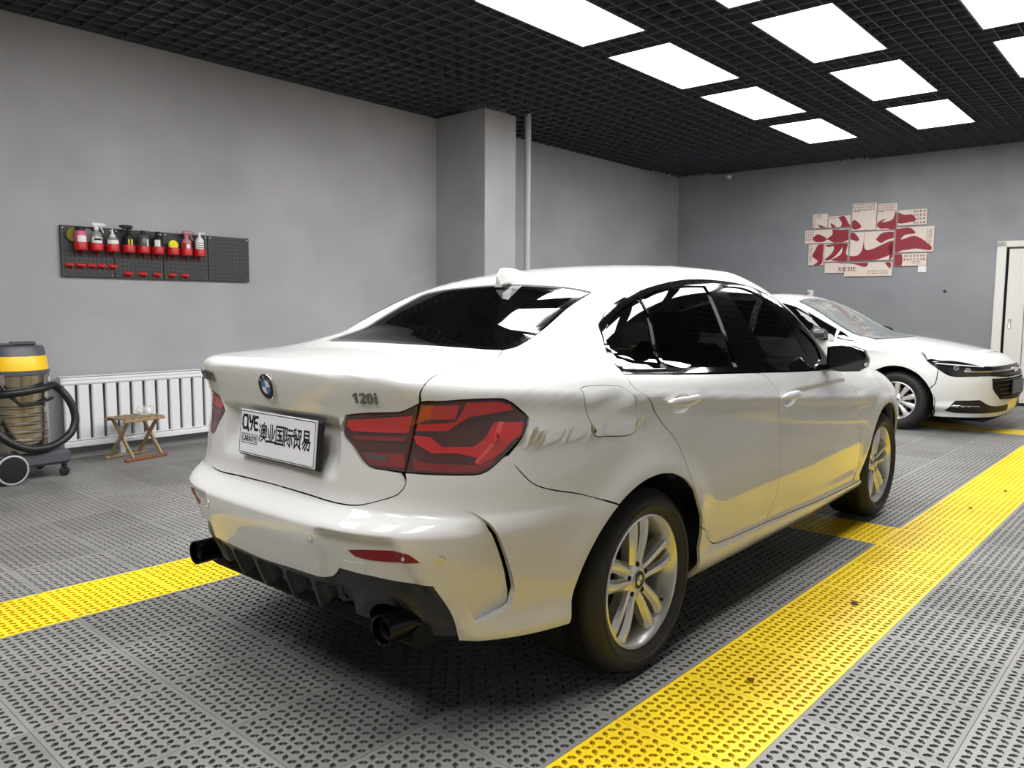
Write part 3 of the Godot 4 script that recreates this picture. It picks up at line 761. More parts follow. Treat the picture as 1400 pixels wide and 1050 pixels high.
class Body:
	var W: Lut
	var A: Lut
	var T: Lut
	var R: Lut
	var F: Lut
	var hint := -1.0

	static func ss(a: float, b: float, x: float) -> float:
		var t := clampf((x - a) / (b - a), 0.0, 1.0)
		return t * t * (3.0 - 2.0 * t)

	static func smax(a: float, b: float, kk: float) -> float:
		var h := clampf(0.5 + 0.5 * (a - b) / kk, 0.0, 1.0)
		return b + (a - b) * h + kk * h * (1.0 - h)

	func f(_x: float, _y: float, _z: float) -> float:
		return 0.0

	func fv(p: Vector3) -> float:
		return f(p.x, p.y, p.z)

	# ray of a panel's projection: [origin, outward direction]
	func ray(proj: String, u: Vector2) -> Array:
		match proj:
			"D":
				return [Vector3(u.x, u.y * 0.70711, -u.y * 0.70711), Vector3(0, 0.70711, 0.70711)]
			"S":
				return [Vector3(u.x, u.y, 0), Vector3(0, 0, 1)]
			"T":
				return [Vector3(u.x, 0, u.y), Vector3(0, 1, 0)]
			"C":
				var a := u.x / 0.8
				return [Vector3(-0.15, u.y, 0), Vector3(-cos(a), 0, sin(a))]
			"K":
				var a := u.x / 0.4
				return [Vector3(-0.42, 0.78, u.y), Vector3(-cos(a), sin(a), 0)]
			"F":
				var a := u.x / 0.8
				return [Vector3(2.6, u.y, 0), Vector3(cos(a), 0, sin(a))]
		var c := u.x / 0.8
		return [Vector3(2.3, u.y, 0), Vector3(cos(c), 0, sin(c))]

	func hit(proj: String, u: Vector2) -> Vector3:
		var r := ray(proj, u)
		var o: Vector3 = r[0]
		var d: Vector3 = r[1]
		if hint > 0.0:
			var t0 := hint
			var v0 := fv(o + d * t0)
			var t1 := t0 - clampf(v0, -0.04, 0.04)
			for k in 10:
				var v1 := fv(o + d * t1)
				if absf(v1) < 3e-5:
					hint = t1
					return o + d * t1
				var dv := v1 - v0
				var step := -v1 * (t1 - t0) / dv if absf(dv) > 1e-9 else -v1
				if step * v1 > 0.0:
					step = -v1
				t0 = t1
				v0 = v1
				t1 += clampf(step, -0.05, 0.05)
		var t := 2.2
		for k in 200:                         # from outside inwards
			var v := fv(o + d * t)
			if v < 2e-4:
				break
			t -= maxf(v * 0.7, 4e-4)
		hint = t
		return o + d * t

	func normal(p: Vector3) -> Vector3:
		var e := 0.0012
		return Vector3(f(p.x + e, p.y, p.z) - f(p.x - e, p.y, p.z), f(p.x, p.y + e, p.z) - f(p.x, p.y - e, p.z), f(p.x, p.y, p.z + e) - f(p.x, p.y, p.z - e)).normalized()

class Saloon extends Body:
	func _init() -> void:
		W = Lut.new([0, .06, .12, .2, .3, .42, .56, .75, .93, 1.0, 1.25, 1.7, 2.4, 3.2], [.800, .836, .858, .850, .862, .876, .886, .889, .887, .894, .884, .864, .82, .74])
		A = Lut.new([.18, .24, .30, .36, .43, .50, .57, .602, .63, .66, .70, .76, .84, .90, .93, .98, 1.03, 1.06, 1.12], [.80, .85, .885, .912, .937, .955, .969, .970, .945, .905, .895, .893, .890, .892, .901, .917, .926, .897, .78])
		T = Lut.new([-1, -.9, -.6, -.3, 0, 1.5, 2.0, 2.5, 3.0, 3.3, 3.5], [1.052, 1.058, 1.073, 1.085, 1.08, 1.02, .99, .945, .86, .76, .68])
		R = Lut.new([-2, -.9, -.5, -.3, -.1, .05, .24, .45, .7, .95, 1.15, 1.35, 1.52, 1.95, 2.6, 4.5], [.2, .7, .965, 1.075, 1.182, 1.253, 1.325, 1.378, 1.413, 1.428, 1.426, 1.392, 1.325, .99, .6, .0])
		F = Lut.new([.18, .25, .35, .5, .6, .7, .8], [.70, .74, .78, .79, .77, .72, .62])

	func f(x: float, y: float, z: float) -> float:
		z = absf(z) + 0.030
		# lower body
		var c := 0.937 - 0.085 * clampf(x, -0.8, 2.6)
		var w := W.at((y - 0.2) / (c - 0.2) if y < c else 1.0 + (y - c) / 0.1)
		var r0 := (sqrt(x * x + (y - 0.31) * (y - 0.31)) - 0.375) / 0.07
		var r1 := (sqrt((x - 2.67) * (x - 2.67) + (y - 0.31) * (y - 0.31)) - 0.375) / 0.07
		w += 0.012 * (exp(-r0 * r0) + 0.8 * exp(-r1 * r1)) * ss(0.22, 0.4, y)
		w -= 0.034 * ss(1.4, 2.8, x) + 0.052 * ss(0.2, -0.9, x)
		var q: float
		if x < 0.0:
			var n := 3.7 - 0.5 * ss(0.6, 0.95, y)
			var a := A.at(y) - 0.012 - 0.036 * (1.0 - ss(0.31, 0.36, z)) * ss(0.715, 0.80, y) * (1.0 - ss(0.886, 0.904, y))
			if y < 0.6 and z > 0.33:
				var zc := 0.585 + (0.591 - y) * 0.36
				a -= 0.018 * ss(zc + 0.018, zc - 0.020, z) * ss(0.600, 0.584, y) * ss(0.33, 0.36, z)
			q = pow(pow(z / w, n) + pow(-x / a, n), 1.0 / n)
		elif x > 2.67:
			q = pow(pow(z / w, 2.6) + pow((x - 2.67) / F.at(y), 2.6), 1.0 / 2.6)
		else:
			q = z / w
		var low := smax(smax((q - 1.0) * 0.88, y - (T.at(x) - 0.05 * z * z), 0.10 - 0.075 * ss(-0.45, -0.75, x) * (1.0 - ss(0.45, 0.72, z))), 0.19 - y, 0.03)
		if y < 0.86:
			return low
		# greenhouse
		var h := y - 1.0
		var g := 0.83 - 0.42 * h - 0.36 * h * h
		var s := clampf((0.9 - x) / 1.4, 0.0, 2.0)
		g *= 1.0 - 0.13 * s * s
		s = clampf((x - 1.0) / 1.3, 0.0, 2.0)
		g *= 1.0 - 0.08 * s * s
		var gr := maxf(smax((z - g) * 0.88, (y - (R.at(x) - 0.07 * z * z - 0.12 * z * z * z * z)) * 0.9, 0.07), 0.88 - y)
		return -smax(-low, -gr, 0.03 + 0.09 * (1.0 - ss(-0.25, 0.05, x)))

class Compact extends Body:
	func _init() -> void:
		W = Lut.new([0, .06, .12, .2, .3, .42, .56, .75, .93, 1.0, 1.25, 1.7, 2.4, 3.2], [.800, .836, .858, .850, .862, .876, .886, .889, .887, .894, .884, .864, .82, .74])
		T = Lut.new([-1, -.9, -.45, 0, 1.5, 1.9, 2.3, 2.8, 3.2, 3.36, 3.46, 3.6], [1.06, 1.06, 1.09, 1.08, 1.02, 1.00, .955, .88, .79, .735, .67, .5])
		R = Lut.new([-2, -.9, -.45, .2, .7, 1.0, 1.2, 1.4, 1.6, 1.85, 2.1, 2.6, 4.5], [.4, .9, 1.1, 1.35, 1.41, 1.415, 1.395, 1.34, 1.25, 1.11, .985, .7, 0])
		F = Lut.new([.12, .16, .2, .26, .33, .4, .5, .6, .68, .75, .82, .9], [.72, .81, .845, .86, .87, .875, .875, .865, .83, .77, .64, .5])

	func f(x: float, y: float, z: float) -> float:
		z = absf(z)
		var c := 0.95 - 0.06 * clampf(x, -0.8, 2.6)
		var w := W.at((y - 0.2) / (c - 0.2) if y < c else 1.0 + (y - c) / 0.1) - 0.015
		var r1 := (sqrt((x - 2.6) * (x - 2.6) + (y - 0.30) * (y - 0.30)) - 0.37) / 0.07
		w += 0.012 * exp(-r1 * r1) * ss(0.22, 0.4, y) - 0.012 * ss(1.4, 2.8, x)
		var q := z / w
		if x > 2.6:
			q = pow(pow(q, 3.0) + pow((x - 2.6) / F.at(y), 3.0), 1.0 / 3.0)
		var low := smax(smax((q - 1.0) * 0.88, y - (T.at(x) - 0.07 * z * z), 0.10), 0.13 - y, 0.03)
		var h := y - 1.0
		var g := 0.80 - 0.34 * h - 0.55 * h * h
		var s := clampf((x - 1.0) / 1.3, 0.0, 2.0)
		g *= 1.0 - 0.06 * s * s
		var gr := maxf(smax((z - g) * 0.88, (y - (R.at(x) - 0.07 * z * z - 0.12 * z * z * z * z)) * 0.85, 0.08), 0.9 - y)
		return maxf(-smax(-low, -gr, 0.03), -x - 0.9)

# an outline of several smooth runs of points with corners between them
func outline(segs: Array, step := 0.02) -> PackedVector2Array:
	var out := PackedVector2Array()
	for s in segs:
		var p := PackedVector2Array()
		for i in range(0, s.size(), 2):
			p.append(Vector2(s[i], s[i + 1]))
		var m := p.size()
		for i in m - 1:
			var a := p[i]
			var b := p[i + 1]
			var ta := (b - p[i - 1]) / maxf((b - a).length() + (a - p[maxi(i - 1, 0)]).length(), 1e-6) if i > 0 else (b - a) / maxf((b - a).length(), 1e-6)
			var tb := (p[i + 2] - a) / maxf((p[i + 2] - b).length() + (b - a).length(), 1e-6) if i < m - 2 else (b - a) / maxf((b - a).length(), 1e-6)
			var l := a.distance_to(b)
			var n := maxi(1, int(ceil(l / step)))
			for k in n:
				var t := float(k) / n
				var q := t * t
				var c := q * t
				out.append(a * (2 * c - 3 * q + 1) + ta * l * (c - 2 * q + t) + b * (3 * q - 2 * c) + tb * l * (c - q))
	return out

func flipped(poly: PackedVector2Array) -> PackedVector2Array:
	var o := PackedVector2Array()
	for i in range(poly.size() - 1, -1, -1):
		o.append(Vector2(-poly[i].x, poly[i].y))
	return o

# Lays the outline on the body and gives the panel's mesh; opt: step, inset, off (or disp: a function of the outline's coordinates), rim, holes
func panel(b: Body, proj: String, poly0: PackedVector2Array, opt := {}) -> ArrayMesh:
	var step: float = opt.get("step", 0.025)
	var inset: float = opt.get("inset", 0.0016)
	var off: float = opt.get("off", 0.0)
	var rim: float = opt.get("rim", 0.012)
	var disp = opt.get("disp")
	var polys: Array = [poly0]
	if inset > 0.0:
		polys = Geometry2D.offset_polygon(poly0, -inset, Geometry2D.JOIN_MITER)
		if Geometry2D.is_polygon_clockwise(poly0):
			var rev := poly0.duplicate()
			rev.reverse()
			polys = Geometry2D.offset_polygon(rev, -inset, Geometry2D.JOIN_MITER)
	var holes: Array = opt.get("holes", [])
	var V := PackedVector3Array()
	var Nn := PackedVector3Array()
	var I := PackedInt32Array()
	var cache := {}
	b.hint = -1.0
	var at := func(u: Vector2) -> int:
		var key := Vector2i(roundi(u.x * 40000.0), roundi(u.y * 40000.0))
		if cache.has(key):
			return cache[key]
		var p := b.hit(proj, u)
		var nn := b.normal(p)
		var o := off
		if disp != null:
			o += disp.call(u)
		V.append(p + nn * o)
		if disp != null:
			var e := 0.002
			var ua := u + Vector2(e, 0)
			var ub := u + Vector2(0, e)
			var pa := b.hit(proj, ua)
			var pb := b.hit(proj, ub)
			pa += b.normal(pa) * (off + disp.call(ua))
			pb += b.normal(pb) * (off + disp.call(ub))
			var g := (pa - p - nn * o).cross(pb - p - nn * o).normalized()
			nn = g if g.dot(nn) > 0.0 else -g
		Nn.append(nn)
		cache[key] = V.size() - 1
		return V.size() - 1
	var add := func(a: int, c: int, d: int) -> void:
		var g := (V[c] - V[a]).cross(V[d] - V[a])
		if g.length_squared() < 1e-16:
			return
		if g.dot(Nn[a] + Nn[c] + Nn[d]) > 0.0:
			I.append(a); I.append(d); I.append(c)
		else:
			I.append(a); I.append(c); I.append(d)
	var lines: Array = []
	for poly in polys:
		if poly.size() < 3:
			continue
		lines.append(poly)
	for h in holes:
		lines.append(h)
	var box := Rect2(poly0[0], Vector2.ZERO)
	for p in poly0:
		box = box.expand(p)
	var edge := {}
	for L in lines:
		for i in L.size():
			var a: Vector2 = L[i]
			var c: Vector2 = L[(i + 1) % L.size()]
			var m := maxi(1, int(a.distance_to(c) / step * 6.0))
			for k in m + 1:
				var q := (a.lerp(c, float(k) / m) - box.position) / step
				edge[Vector2i(int(floor(q.x)), int(floor(q.y)))] = true
	var nx := int(ceil(box.size.x / step)) + 1
	var ny := int(ceil(box.size.y / step)) + 1
	for i in nx:
		for jj in ny:
			var j := jj if i % 2 == 0 else ny - 1 - jj
			var o := box.position + Vector2(i, j) * step
			var cell := PackedVector2Array([o, o + Vector2(step, 0), o + Vector2(step, step), o + Vector2(0, step)])
			if not edge.has(Vector2i(i, j)):
				var mid := o + Vector2(step, step) * 0.5
				var inside := false
				for poly in polys:
					if Geometry2D.is_point_in_polygon(mid, poly):
						inside = true
				for h in holes:
					if Geometry2D.is_point_in_polygon(mid, h):
						inside = false
				if inside:
					var q := [at.call(cell[0]), at.call(cell[1]), at.call(cell[2]), at.call(cell[3])]
					add.call(q[0], q[1], q[2])
					add.call(q[0], q[2], q[3])
				continue
			for poly in polys:
				var parts: Array = Geometry2D.intersect_polygons(poly, cell)
				for h in holes:
					var left := []
					for pp in parts:
						left.append_array(Geometry2D.clip_polygons(pp, h))
					parts = left
				for pp in parts:
					var clean := PackedVector2Array()
					for p in pp:
						if clean.is_empty() or clean[clean.size() - 1].distance_squared_to(p) > 1e-9:
							clean.append(p)
					if clean.size() < 3:
						continue
					var t := Geometry2D.triangulate_polygon(clean)
					for k in range(0, t.size(), 3):
						add.call(at.call(clean[t[k]]), at.call(clean[t[k + 1]]), at.call(clean[t[k + 2]]))
	if rim > 0.0:
		for L in lines:
			var m: int = L.size()
			for i in m:
				var ia: int = at.call(L[i])
				var ib: int = at.call(L[(i + 1) % m])
				var a := V[ia]
				var c := V[ib]
				var na := Nn[ia]
				var nb := Nn[ib]
				var sidev := (c - a).cross(na)
				if sidev.length_squared() < 1e-14:
					continue
				sidev = sidev.normalized()
				# outward of the panel: away from its inside
				var mid: Vector2 = (L[i] + L[(i + 1) % m]) * 0.5
				var dd: Vector2 = (L[(i + 1) % m] - L[i]).normalized()
				var test := mid + Vector2(-dd.y, dd.x) * 0.002
				var solid := false
				for poly in polys:
					if Geometry2D.is_point_in_polygon(test, poly):
						solid = true
				for h in holes:
					if Geometry2D.is_point_in_polygon(test, h):
						solid = false
				var side_pt := b.hit(proj, test)
				if ((side_pt - (a + c) * 0.5).dot(sidev) > 0.0) == solid:
					sidev = -sidev
				var k0 := V.size()
				V.append(a); V.append(c); V.append(c - nb * rim); V.append(a - na * rim)
				for q in 4:
					Nn.append(sidev)
				add.call(k0, k0 + 1, k0 + 2)
				add.call(k0, k0 + 2, k0 + 3)
	return arrays(V, Nn, I)

func arrays(V: PackedVector3Array, Nn: PackedVector3Array, I: PackedInt32Array) -> ArrayMesh:
	var a := []
	a.resize(Mesh.ARRAY_MAX)
	a[Mesh.ARRAY_VERTEX] = V
	a[Mesh.ARRAY_NORMAL] = Nn
	a[Mesh.ARRAY_INDEX] = I
	var m := ArrayMesh.new()
	m.add_surface_from_arrays(Mesh.PRIMITIVE_TRIANGLES, a)
	return m

func other_side(m: ArrayMesh) -> ArrayMesh:             # the same panel on the car's other side
	var s := m.surface_get_arrays(0)
	var V: PackedVector3Array = s[Mesh.ARRAY_VERTEX]
	var Nn: PackedVector3Array = s[Mesh.ARRAY_NORMAL]
	var I: PackedInt32Array = s[Mesh.ARRAY_INDEX]
	for i in V.size():
		V[i].z = -V[i].z
		Nn[i].z = -Nn[i].z
	for i in range(0, I.size(), 3):
		var t := I[i + 1]
		I[i + 1] = I[i + 2]
		I[i + 2] = t
	return arrays(V, Nn, I)

func mirror_mb(b: MB) -> MB:
	var o := mb()
	for i in range(0, b.v.size(), 3):
		var f := Vector3(1, 1, -1)
		o.tri(b.v[i] * f, b.v[i + 1] * f, b.v[i + 2] * f, b.n[i] * f, b.n[i + 1] * f, b.n[i + 2] * f)
	return o

# ------------------------------------------------------------------ the white saloon
func ol(key: String) -> PackedVector2Array:
	return outline(OUTLINES[key])

func ellipse(c: Vector2, rx: float, ry: float, n := 24) -> PackedVector2Array:
	var p := PackedVector2Array()
	for k in n:
		p.append(c + Vector2(cos(TAU * k / n) * rx, sin(TAU * k / n) * ry))
	return p

func seat_on(b: Body, proj: String, u: Vector2, off := 0.0) -> Transform3D:      # a frame on the body: z outward, y up
	b.hint = -1.0
	var p := b.hit(proj, u)
	var z := b.normal(p)
	var x := Vector3.UP.cross(z).normalized()
	return Transform3D(Basis(x, z.cross(x), z), p + z * off)

func both(root: Node3D, called: String, m: ArrayMesh, mt: Material, label := "", sub := "") -> Array:
	var a := obj(called, m, mt, root, label)
	var c := obj(called, other_side(m), mt, root, label)
	return [a, c]

func child(parent: Node, called: String, b: MB, m: Material, label := "") -> MeshInstance3D:
	return obj(called, b.mesh(), m, parent, label)

func roundel(parent: Node3D, X: Transform3D, r: float, letters: bool) -> void:
	var L := Transform3D(X.basis * Basis(Vector3.RIGHT, PI / 2), X.origin)
	var e := child(parent, "emblem", mb().lathe([Vector2(r, -0.002), Vector2(r, 0.003), Vector2(r * 0.95, 0.005), Vector2(r * 0.92, 0.004), Vector2(0.0, 0.004)], 40, L), M.chrome, "round chrome rimmed emblem, black ring round blue and white quarters")
	child(e, "black_ring", mb().lathe([Vector2(r * 0.92, 0.0042), Vector2(r * 0.92, 0.0052), Vector2(r * 0.58, 0.0052), Vector2(r * 0.58, 0.0042)], 40, L), M.ink_black)
	for q in 4:
		var p := PackedVector2Array([Vector2.ZERO])
		for k in 9:
			var a := PI / 2 * q + PI / 2 * k / 8.0
			p.append(Vector2(cos(a), sin(a)) * r * 0.55)
		child(e, "blue_quarter" if q % 2 == 1 else "white_quarter", mb().prism(p, 0.004, 0.0054, X), M.emblem_blue if q % 2 == 1 else M.emblem_white)
	if letters:
		for i in 3:
			var t := obj("letter", text_mesh(["B", "M", "W"][i], r * 0.27, 0.0006), M.emblem_grey, e)
			var a: float = [2.35, PI / 2, 0.79][i]
			t.transform = X * Transform3D(Basis(Vector3.BACK, a - PI / 2), Vector3(cos(a) * r * 0.75, sin(a) * r * 0.75, 0.0056))

func wheel_mesh(parent: Node3D, at: Vector3, right: bool, R: float, rim_r: float, style: int) -> void:
	var flip := Basis() if right else Basis(Vector3.UP, PI)
	var X := Transform3D(flip * Basis(Vector3.RIGHT, PI / 2), at)
	var P := Transform3D(flip, at)
	var k := rim_r / 0.228
	var rim := child(parent, "wheel", mb().lathe([Vector2(rim_r - 0.012, -0.20), Vector2(rim_r - 0.03 * k, -0.185), Vector2(rim_r - 0.034 * k, -0.05), Vector2(rim_r - 0.028 * k, -0.032), Vector2(rim_r - 0.015 * k, 0.008), Vector2(rim_r - 0.009, 0.014), Vector2(rim_r - 0.002, 0.012), Vector2(rim_r + 0.002, 0.004), Vector2(rim_r - 0.004, -0.004)], 64, X), M.alloy)
	var s := R - rim_r
	var tp := [Vector2(rim_r - 0.006, 0.004), Vector2(rim_r + 0.006, 0.014), Vector2(rim_r + s * 0.14, 0.02), Vector2(rim_r + s * 0.3, 0.026), Vector2(rim_r + s * 0.5, 0.029), Vector2(rim_r + s * 0.70, 0.022), Vector2(R - 0.014, 0.008), Vector2(R - 0.005, -0.004), Vector2(R - 0.001, -0.018)]
	for g in 4:
		var z0 := -0.03 - g * 0.044
		tp.append_array([Vector2(R, z0), Vector2(R, z0 - 0.008), Vector2(R - 0.007, z0 - 0.009), Vector2(R - 0.007, z0 - 0.016), Vector2(R, z0 - 0.017)])
	tp.append_array([Vector2(R - 0.002, -0.2), Vector2(R - 0.014, -0.215), Vector2(rim_r + s * 0.4, -0.222), Vector2(rim_r - 0.006, -0.205)])
	var tyre := child(rim, "tyre", mb().lathe(tp, 72, X), M.rubber)
	child(tyre, "sidewall_ring", mb().lathe([Vector2(rim_r + s * 0.36, 0.0272), Vector2(rim_r + s * 0.37, 0.0292), Vector2(rim_r + s * 0.40, 0.0298), Vector2(rim_r + s * 0.41, 0.0280)], 64, X), M.rubber)
	child(rim, "brake_disc", mb().lathe([Vector2(0.05, -0.07), Vector2(0.145 * k, -0.07), Vector2(0.147 * k, -0.09), Vector2(0.05, -0.09)], 40, X), M.alloy_dark)
	child(rim, "backing_plate", mb().lathe([Vector2(0.0, -0.10), Vector2(rim_r - 0.036 * k, -0.11), Vector2(rim_r - 0.036 * k, -0.12), Vector2(0.0, -0.12)], 40, X), M.void)
	var hub := [Vector2(0.0, -0.012), Vector2(0.032, -0.012), Vector2(0.036, -0.010), Vector2(0.062, -0.018), Vector2(0.075, -0.034), Vector2(0.078, -0.06)]
	child(rim, "hub", mb().lathe(hub, 40, X), M.alloy)
	var blades: Array = []
	if style == 0:                                 # five pairs of bevelled blades
		for i in 5:
			for sd in [-1.0, 1.0]:
				blades.append([PI / 2 + TAU * i / 5, sd, 0.019, 0.034, 0.0175, 0.0255])
	else:                                          # ten plain flat blades
		for i in 10:
			blades.append([PI / 2 + TAU * i / 10, 0.0, 0.0, 0.0, 0.013, 0.030])
	for bl in blades:
		var a: float = bl[0]
		var rings := []
		for q in 7:
			var t := q / 6.0
			var r := lerpf(0.045, rim_r - 0.016 * k, t)
			var off: float = bl[1] * lerpf(bl[2], bl[3], ss01(t * 1.35))
			var w: float = lerpf(bl[4], bl[5], t)
			var top := lerpf(-0.016, -0.006, ss01(t)) + 0.006 * sin(t * PI)
			var ring: Array[Vector3] = []
			for c in [[-1.0, -0.011], [-0.45, 0.0], [0.0, 0.0025], [0.45, 0.0], [1.0, -0.011], [0.85, -0.046], [-0.85, -0.046]]:
				var p := Vector2(r, off + c[0] * w).rotated(a)
				ring.append(P * Vector3(p.x, p.y, top + c[1]))
			rings.append(ring)
		child(rim, "spoke", mb().loft(rings, true, true, false), M.alloy)
	for i in 5:
		var a := PI / 2 + TAU * (i + (0.0 if style == 0 else 0.25)) / 5
		var p := P * Vector3(cos(a) * 0.052, sin(a) * 0.052, 0)
		var Y := Transform3D(X.basis, p)
		child(rim, "bolt_recess", mb().lathe([Vector2(0.0, -0.0125), Vector2(0.009, -0.0125), Vector2(0.0095, -0.03)], 12, Y), M.void)
	if style == 0:
		roundel(rim, Transform3D(flip, P * Vector3(0, 0, -0.0105)), 0.031, false)
		var v := P * Vector3(0.155, -0.115, -0.02)
		child(rim, "valve", mb().tube([v, v + (P.basis * Vector3(-0.012, 0.009, 0.02))], 0.006, 8), M.plastic_black)
	else:
		child(rim, "center_cap", mb().lathe([Vector2(0.03, -0.012), Vector2(0.027, -0.006), Vector2(0.0, -0.004)], 24, X), M.chrome)

func ss01(t: float) -> float:
	t = clampf(t, 0.0, 1.0)
	return t * t * (3.0 - 2.0 * t)

func build_hero_car() -> void:
	var b := Saloon.new()
	var car := thing("car", "pearl white four-door saloon with red tail lamps parked in the foreground between the yellow lines", "car", Vector3(1.110, 0, 1.465), 0.01676)
	var W: Material = M.paint_white
	# --- rear
	var lid := obj("trunk_lid", panel(b, "K", ol("trunk_lid"), {"step": 0.012}), W, car)
	var holes := []
	for k in ["flank_hole"]:
		holes.append(ol(k))
	holes.append(flipped(ol("flank_hole")))
	var bumper := obj("rear_bumper", panel(b, "C", ol("rear_bumper"), {"step": 0.013, "rim": 0.028, "holes": holes}), W, car)
	var fd := func(u: Vector2) -> float:
		return -0.030 * Body.ss(0.685, 0.81, absf(u.x)) * Body.ss(0.70, 0.60, u.y)
	for s in 2:
		var flip := func(p: PackedVector2Array) -> PackedVector2Array: return p if s == 0 else flipped(p)
		obj("flank_vent", panel(b, "C", flip.call(ol("flank")), {"step": 0.016, "inset": 0.0, "rim": 0.0, "disp": fd}), W, bumper)
		obj("vent_slot", panel(b, "C", flip.call(ol("flank_hole")), {"step": 0.03, "inset": -0.004, "off": -0.046, "rim": 0.0}), M.void, bumper)
		obj("reflector", panel(b, "C", flip.call(ol("reflector")), {"step": 0.02, "inset": 0.0, "off": 0.0012, "rim": 0.004}), M.lamp_deep, bumper, "long dark red rear reflector")
	obj("tow_cover", panel(b, "C", ol("tow_cover"), {"step": 0.013, "inset": 0.0, "off": 0.0012, "rim": 0.004}), W, bumper)
	var pipe_s := 0.490
	var dh := [ellipse(Vector2(pipe_s, 0.325), 0.062, 0.056), ellipse(Vector2(-pipe_s, 0.325), 0.062, 0.056)]
	var dd := func(u: Vector2) -> float:
		var s := absf(u.x)
		var d := -0.014
		var fin := 0.0
		for c in [0.085, 0.235]:
			fin = maxf(fin, 1.0 - Body.ss(0.010, 0.020, absf(s - c)))
		d -= 0.045 * Body.ss(0.412, 0.398, u.y) * Body.ss(0.375, 0.355, s) * (1.0 - fin)
		d += 0.008 * exp(-pow((Vector2(s - pipe_s, u.y - 0.325).length() - 0.085) / 0.02, 2.0)) * Body.ss(0.31, 0.34, u.y)
		return d
	var diff := obj("diffuser", panel(b, "C", ol("diffuser"), {"step": 0.011, "disp": dd, "holes": dh, "rim": 0.02}), M.trim_dark, car, "dark grey diffuser with upright fins")
	for s in [1.0, -1.0]:
		var z: float = 0.525 if s > 0 else -0.510
		var X := Transform3D(Basis(Vector3.BACK, PI / 2) , Vector3(-0.885, 0.337, z))
		var ex := child(car, "exhaust_pipe", mb().lathe([Vector2(0.040, -0.22), Vector2(0.042, -0.03), Vector2(0.043, -0.004), Vector2(0.0425, 0.002), Vector2(0.040, 0.003), Vector2(0.037, 0.0), Vector2(0.035, -0.03), Vector2(0.034, -0.14), Vector2(0.0, -0.141)], 32, X), M.exhaust_black)
		child(ex, "inner_pipe", mb().lathe([Vector2(0.033, -0.12), Vector2(0.031, -0.02), Vector2(0.0295, -0.018), Vector2(0.028, -0.12)], 28, X), M.alloy_dark)
	# tail lamps
	for s in 2:
		var flip := func(p: PackedVector2Array) -> PackedVector2Array: return p if s == 0 else flipped(p)
		var lo := obj("tail_lamp", panel(b, "C", flip.call(ol("tail_lamp_outer")), {"step": 0.03, "off": -0.010, "rim": 0.03}), M.lamp_dark, car, "dark red outer tail lamp wrapping the rear corner")
		for k in [["outer_top", "lamp_red", -0.006], ["outer_sweep", "lamp_red", -0.004], ["outer_hook", "lamp_red", -0.0045], ["outer_low", "lamp_deep", -0.006], ["outer_rim", "lamp_pink", -0.0035]]:
			obj("light_guide", panel(b, "C", flip.call(ol("lamp_" + k[0])), {"step": 0.03, "inset": 0.0, "off": k[2], "rim": 0.006}), M[k[1]], lo)
		for q in 9:                             # the row of small teeth inside the upper part
			var u := Vector2(lerpf(0.560, 0.635, q / 8.0), 0.9 + 0.004 * q)
			if s == 1:
				u.x = -u.x
			var Y := seat_on(b, "C", u, -0.006)
			child(lo, "tooth", mb().box(Y.origin, Vector3(0.004, 0.016, 0.006), 0.0008, Y.basis * Basis(Vector3.BACK, -0.5 if s == 0 else 0.5)), M.lamp_red)
		obj("lens", panel(b, "C", flip.call(ol("tail_lamp_outer")), {"step": 0.03, "inset": 0.003, "rim": 0.0}), M.lens_clear, lo)
		var li := obj("tail_lamp", panel(b, "C", flip.call(ol("tail_lamp_inner")), {"step": 0.03, "off": -0.010, "rim": 0.03}), M.lamp_dark, car, "dark red inner tail lamp on the trunk lid")
		for k in [["inner_bar", "lamp_red", -0.005], ["inner_low", "lamp_deep", -0.006], ["inner_mid", "lamp_deep", -0.006], ["reverse", "lamp_grey", -0.0045]]:
			obj("light_guide", panel(b, "C", flip.call(ol("lamp_" + k[0])), {"step": 0.03, "inset": 0.0, "off": k[2], "rim": 0.006}), M[k[1]], li)
		obj("lens", panel(b, "C", flip.call(ol("tail_lamp_inner")), {"step": 0.03, "inset": 0.003, "rim": 0.0}), M.lens_clear, li)
	# parking sensors
	for u in [Vector2(0.643, 0.543), Vector2(0.278, 0.567), Vector2(-0.643, 0.543), Vector2(-0.278, 0.567)]:
		var X := seat_on(b, "C", u)
		var L := Transform3D(X.basis * Basis(Vector3.RIGHT, PI / 2), X.origin)
		var sn := child(car, "parking_sensor", mb().lathe([Vector2(0.0125, -0.001), Vector2(0.0125, 0.0016), Vector2(0.0105, 0.0018), Vector2(0.0098, -0.001)], 24, L), M.chrome)
		child(sn, "sensor_face", mb().lathe([Vector2(0.0098, 0.0002), Vector2(0.009, 0.0012), Vector2(0.0, 0.0014)], 24, L), W)
	# emblem, badges, plate
	var ex := seat_on(b, "C", Vector2(0.021, 0.979), 0.002)
	roundel(car, ex, 0.041, true)
	var bX := seat_on(b, "K", Vector2(0.166, 0.432), 0.001)
	var badge := obj("model_badge", text_mesh("120i", 0.031, 0.004), M.badge_grey, car, "chrome badge reading 120i")
	badge.transform = Transform3D(bX.basis, bX.origin - bX.basis.y * 0.004)
	var cn := mb()
	var lX := seat_on(b, "K", Vector2(0.172, -0.40), 0.0005)
